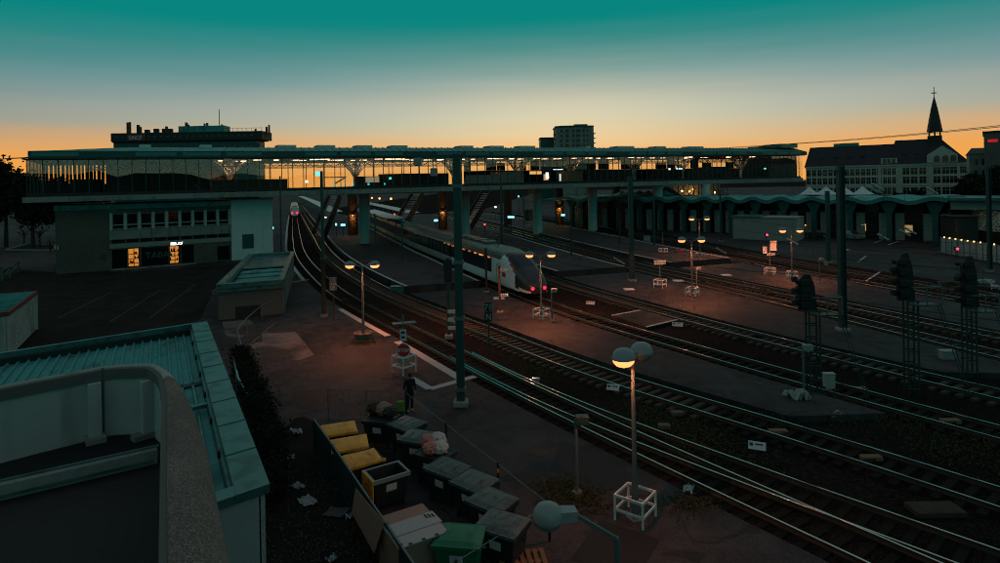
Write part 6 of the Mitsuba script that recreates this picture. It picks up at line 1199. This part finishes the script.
for (x, y, s, h, m, lab) in ((829, 385, .42, .75, 'offw', 'pale cabinet with a sloping top behind the first lattice signal'), (947, 360, .6, .7, 'lampg', 'grey cabinet at the foot of the third lattice signal'), (399, 290, 1.3, .55, 'fpanel', 'long low teal-grey cabinet under the white platform edge'), (647, 241, .9, 1.0, 'lampg', 'grey cabinet beside the middle-platform mast'), (680, 256, .9, .9, 'dred', 'dark red box on the outer platform'), (345, 303, .35, .5, 'dark', 'small dark box by the round mast'), (536, 381, .3, .3, 'skyl', 'small pale box on the ballast under the number post')):
    p = G(x, y, -.2); t = thing('trackside_cabinet', lab, 'cabinet', 'cabinets along the tracks'); put('case', chbox(p[0]-s*.6, p[0]+s*.6, p[1]-s*.35, p[1]+s*.35, BED, BED+h, .03), m, t); put('cover', chbox(p[0]-s*.66, p[0]+s*.66, p[1]-s*.4, p[1]+s*.4, BED+h+.002, BED+h+.07, .02), m, t)
for i, (x, y, sx, sy, h, m, lab, z) in enumerate(((797, 404, 1.0, .7, .75, 'litter', 'large crumpled white sheet caught on the ballast by the first lattice signal', BED), (786, 409, .8, .3, .3, 'litter', 'torn pale strip of sheeting trailing from the crumpled white sheet', BED), (836, 420, .7, .4, .35, 'litter', 'crumpled pale plastic below the cabinet with a sloping top', BED), (843, 418, .5, .2, .2, 'litter', 'small scrap of pale plastic next to the crumpled plastic', BED), (689, 491, .5, .3, .15, 'skyl', 'teal-white plastic scrap at the yard edge beside the tall lamp', 0), (296, 434, .5, .35, .2, 'litter', 'crumpled white bag on the soil before the hedge', .01), (307, 503, .6, .4, .08, 'litter', 'flat pale paper on the soil strip beside the dark fence', .01), (336, 514, .7, .55, .06, 'hutwall', 'grey flat sheet lying on the soil against the fence', .01), (298, 488, .4, .3, .1, 'litter', 'small pale scrap on the soil nearest the hedge end', .01), (349, 519, .25, .2, .1, 'skyl', 'tiny teal scrap by the fence foot', .01), (332, 561, .3, .25, .1, 'skyl', 'pale scrap at the bottom of the soil strip', .01), (291, 459, .25, .2, .1, 'litter', 'tiny pale scrap mid-way along the soil strip', .01), (962, 268, 1.3, .8, .8, 'litter', 'pale heap of sheeting under the lamp-strung fence', 0.0), (985, 284, 1.6, .6, .5, 'litter', 'strewn white rubbish by the dark mast at the frame edge', 0.0), (996, 290, 1.2, .7, .5, 'litter', 'white rubbish heap at the frame edge', 0.0), (943, 284, .9, .5, .3, 'hutwall', 'pale flattened carton near the third lattice signal', 0.0))):
    p = G(x, y, z); single('litter_scrap', crumple((p[0], p[1], z+.01), sx, sy, 100+i, h), m, lab, 'litter', 'litter on the ground')
for a, b in (((866, 281), (880, 272)), ((874, 243), (885, 239)), ((888, 245), (899, 241)), ((858, 262), (866, 256))):
    put('bay_line', beam(G(*a, .03), G(*b, .03), .18, .012), 'stripe', 'forecourt')
def pts_on(px, n, s): C = [G(x, y, .015) for x, y in px]; return C
struct('gravel', leaves(2600, lambda r, n: np.array([G(290, 470), G(300, 510), G(330, 540), G(275, 500), G(320, 480), G(300, 550), G(350, 560)])[r.randint(7, size=n)] + r.randn(n, 3)*[.9, .9, .004]+[0, 0, .022], .035, 12), 'hutwall', 'small rubble and leaves strewn on the soil strip', None, 'stuff')

# contact lines over the tracks
for k, lab in (('B', 'thin contact line over the second track'), ('D', 'thin contact line over the track of the white train'), ('C', 'thin contact line over the track just past the white train'), ('E', 'thin contact line over the track beyond the middle platform'), ('H', 'thin contact line over the track beyond the outer platform')):
    c = CEN[k]; c = c[np.argsort(c[:, 1])]; c = c[(c[:, 1] > 14) & (c[:, 1] < 125)]; t = thing('contact_line', lab, 'overhead line', 'contact lines over the tracks')
    q = c[::20]; sag = lambda i: 6.75-.75*abs(math.sin(PI*i/4.0))
    put('contact_wire', tube(np.c_[q, np.full(len(q), 5.45)], .011, 5), 'black', t); put('messenger_wire', tube(np.array([[*q[i], sag(i)] for i in range(len(q))]), .011, 5), 'black', t)
    put('dropper', [tube([(*q[i], 5.45), (*q[i], sag(i))], .006, 4) for i in range(1, len(q)-1)], 'black', t)
for i, (x, y, Y, lab) in enumerate(((872, 189, 55, 'pair of pale insulators hanging before the schoolhouse windows'), (932, 191, 55, 'pale insulator before the pedimented end of the schoolhouse'), (793, 242, 60, 'slanted pale insulator under the twin lamp of the outer path'), (883, 237, 58, 'slanted pale insulator in front of the flared columns'), (721, 251, 62, 'slanted teal insulator by the thin mast at the escalator foot'), (619, 261, 60, 'slanted teal insulator by the rusty post on the outer platform'), (905, 233, 58, 'paired insulators in front of the lit hall window'))):
    q = V(x, y, Y); t = thing('insulator', lab, 'insulator', 'insulators of the overhead line'); e = np.array([.55, 0, -.32])
    put('rod', tube([q-e*2.6, q+e*2.6], .02, 5), 'black', t)
    for o in (0, .55) if i in (0, 6) else (0,):
        for j in range(5): cc = q+e*(j-2)/2.5+np.array([o, 0, o*.3]); put('disc', place(trimesh.creation.icosphere(1, .12), cc), 'skyl', t)
    put('hanger', tube([q, (q[0]+.1, q[1], 9.3)], .012, 5), 'black', t)
for i, px in enumerate([[(290, 392), (330, 388), (345, 400), (300, 410)], [(440, 430), (490, 445), (520, 470), (500, 478), (450, 455)], [(560, 440), (600, 452), (640, 480), (590, 500), (550, 470)], [(330, 350), (352, 346), (372, 362), (350, 370)], [(600, 520), (660, 540), (640, 575), (570, 560)]]):
    struct('asphalt_patch', prism(Polygon(gpts(px)).buffer(-.1).buffer(.1), 0, .004+.001*i), 'platform' if i % 2 else 'newasph', 'patched area of the yard asphalt')
for i, (x, y) in enumerate(((470, 500), (540, 452), (388, 377))):
    p = G(x, y); t = thing('manhole_cover', ('round iron cover in the yard behind the bin row', 'round iron cover near the slim yard post', 'round iron cover near the foot of the stop sign')[i], 'manhole cover', 'iron covers in the yard'); put('frame', lathe([(0, .002), (.42, .002), (.42, .012), (.36, .012), (.36, .009), (0, .009)], 20, (p[0], p[1], 0)), 'rust', t); put('lid', lathe([(0, .010), (.35, .010), (.34, .016), (0, .016)], 20, (p[0], p[1], 0)), 'rust', t)
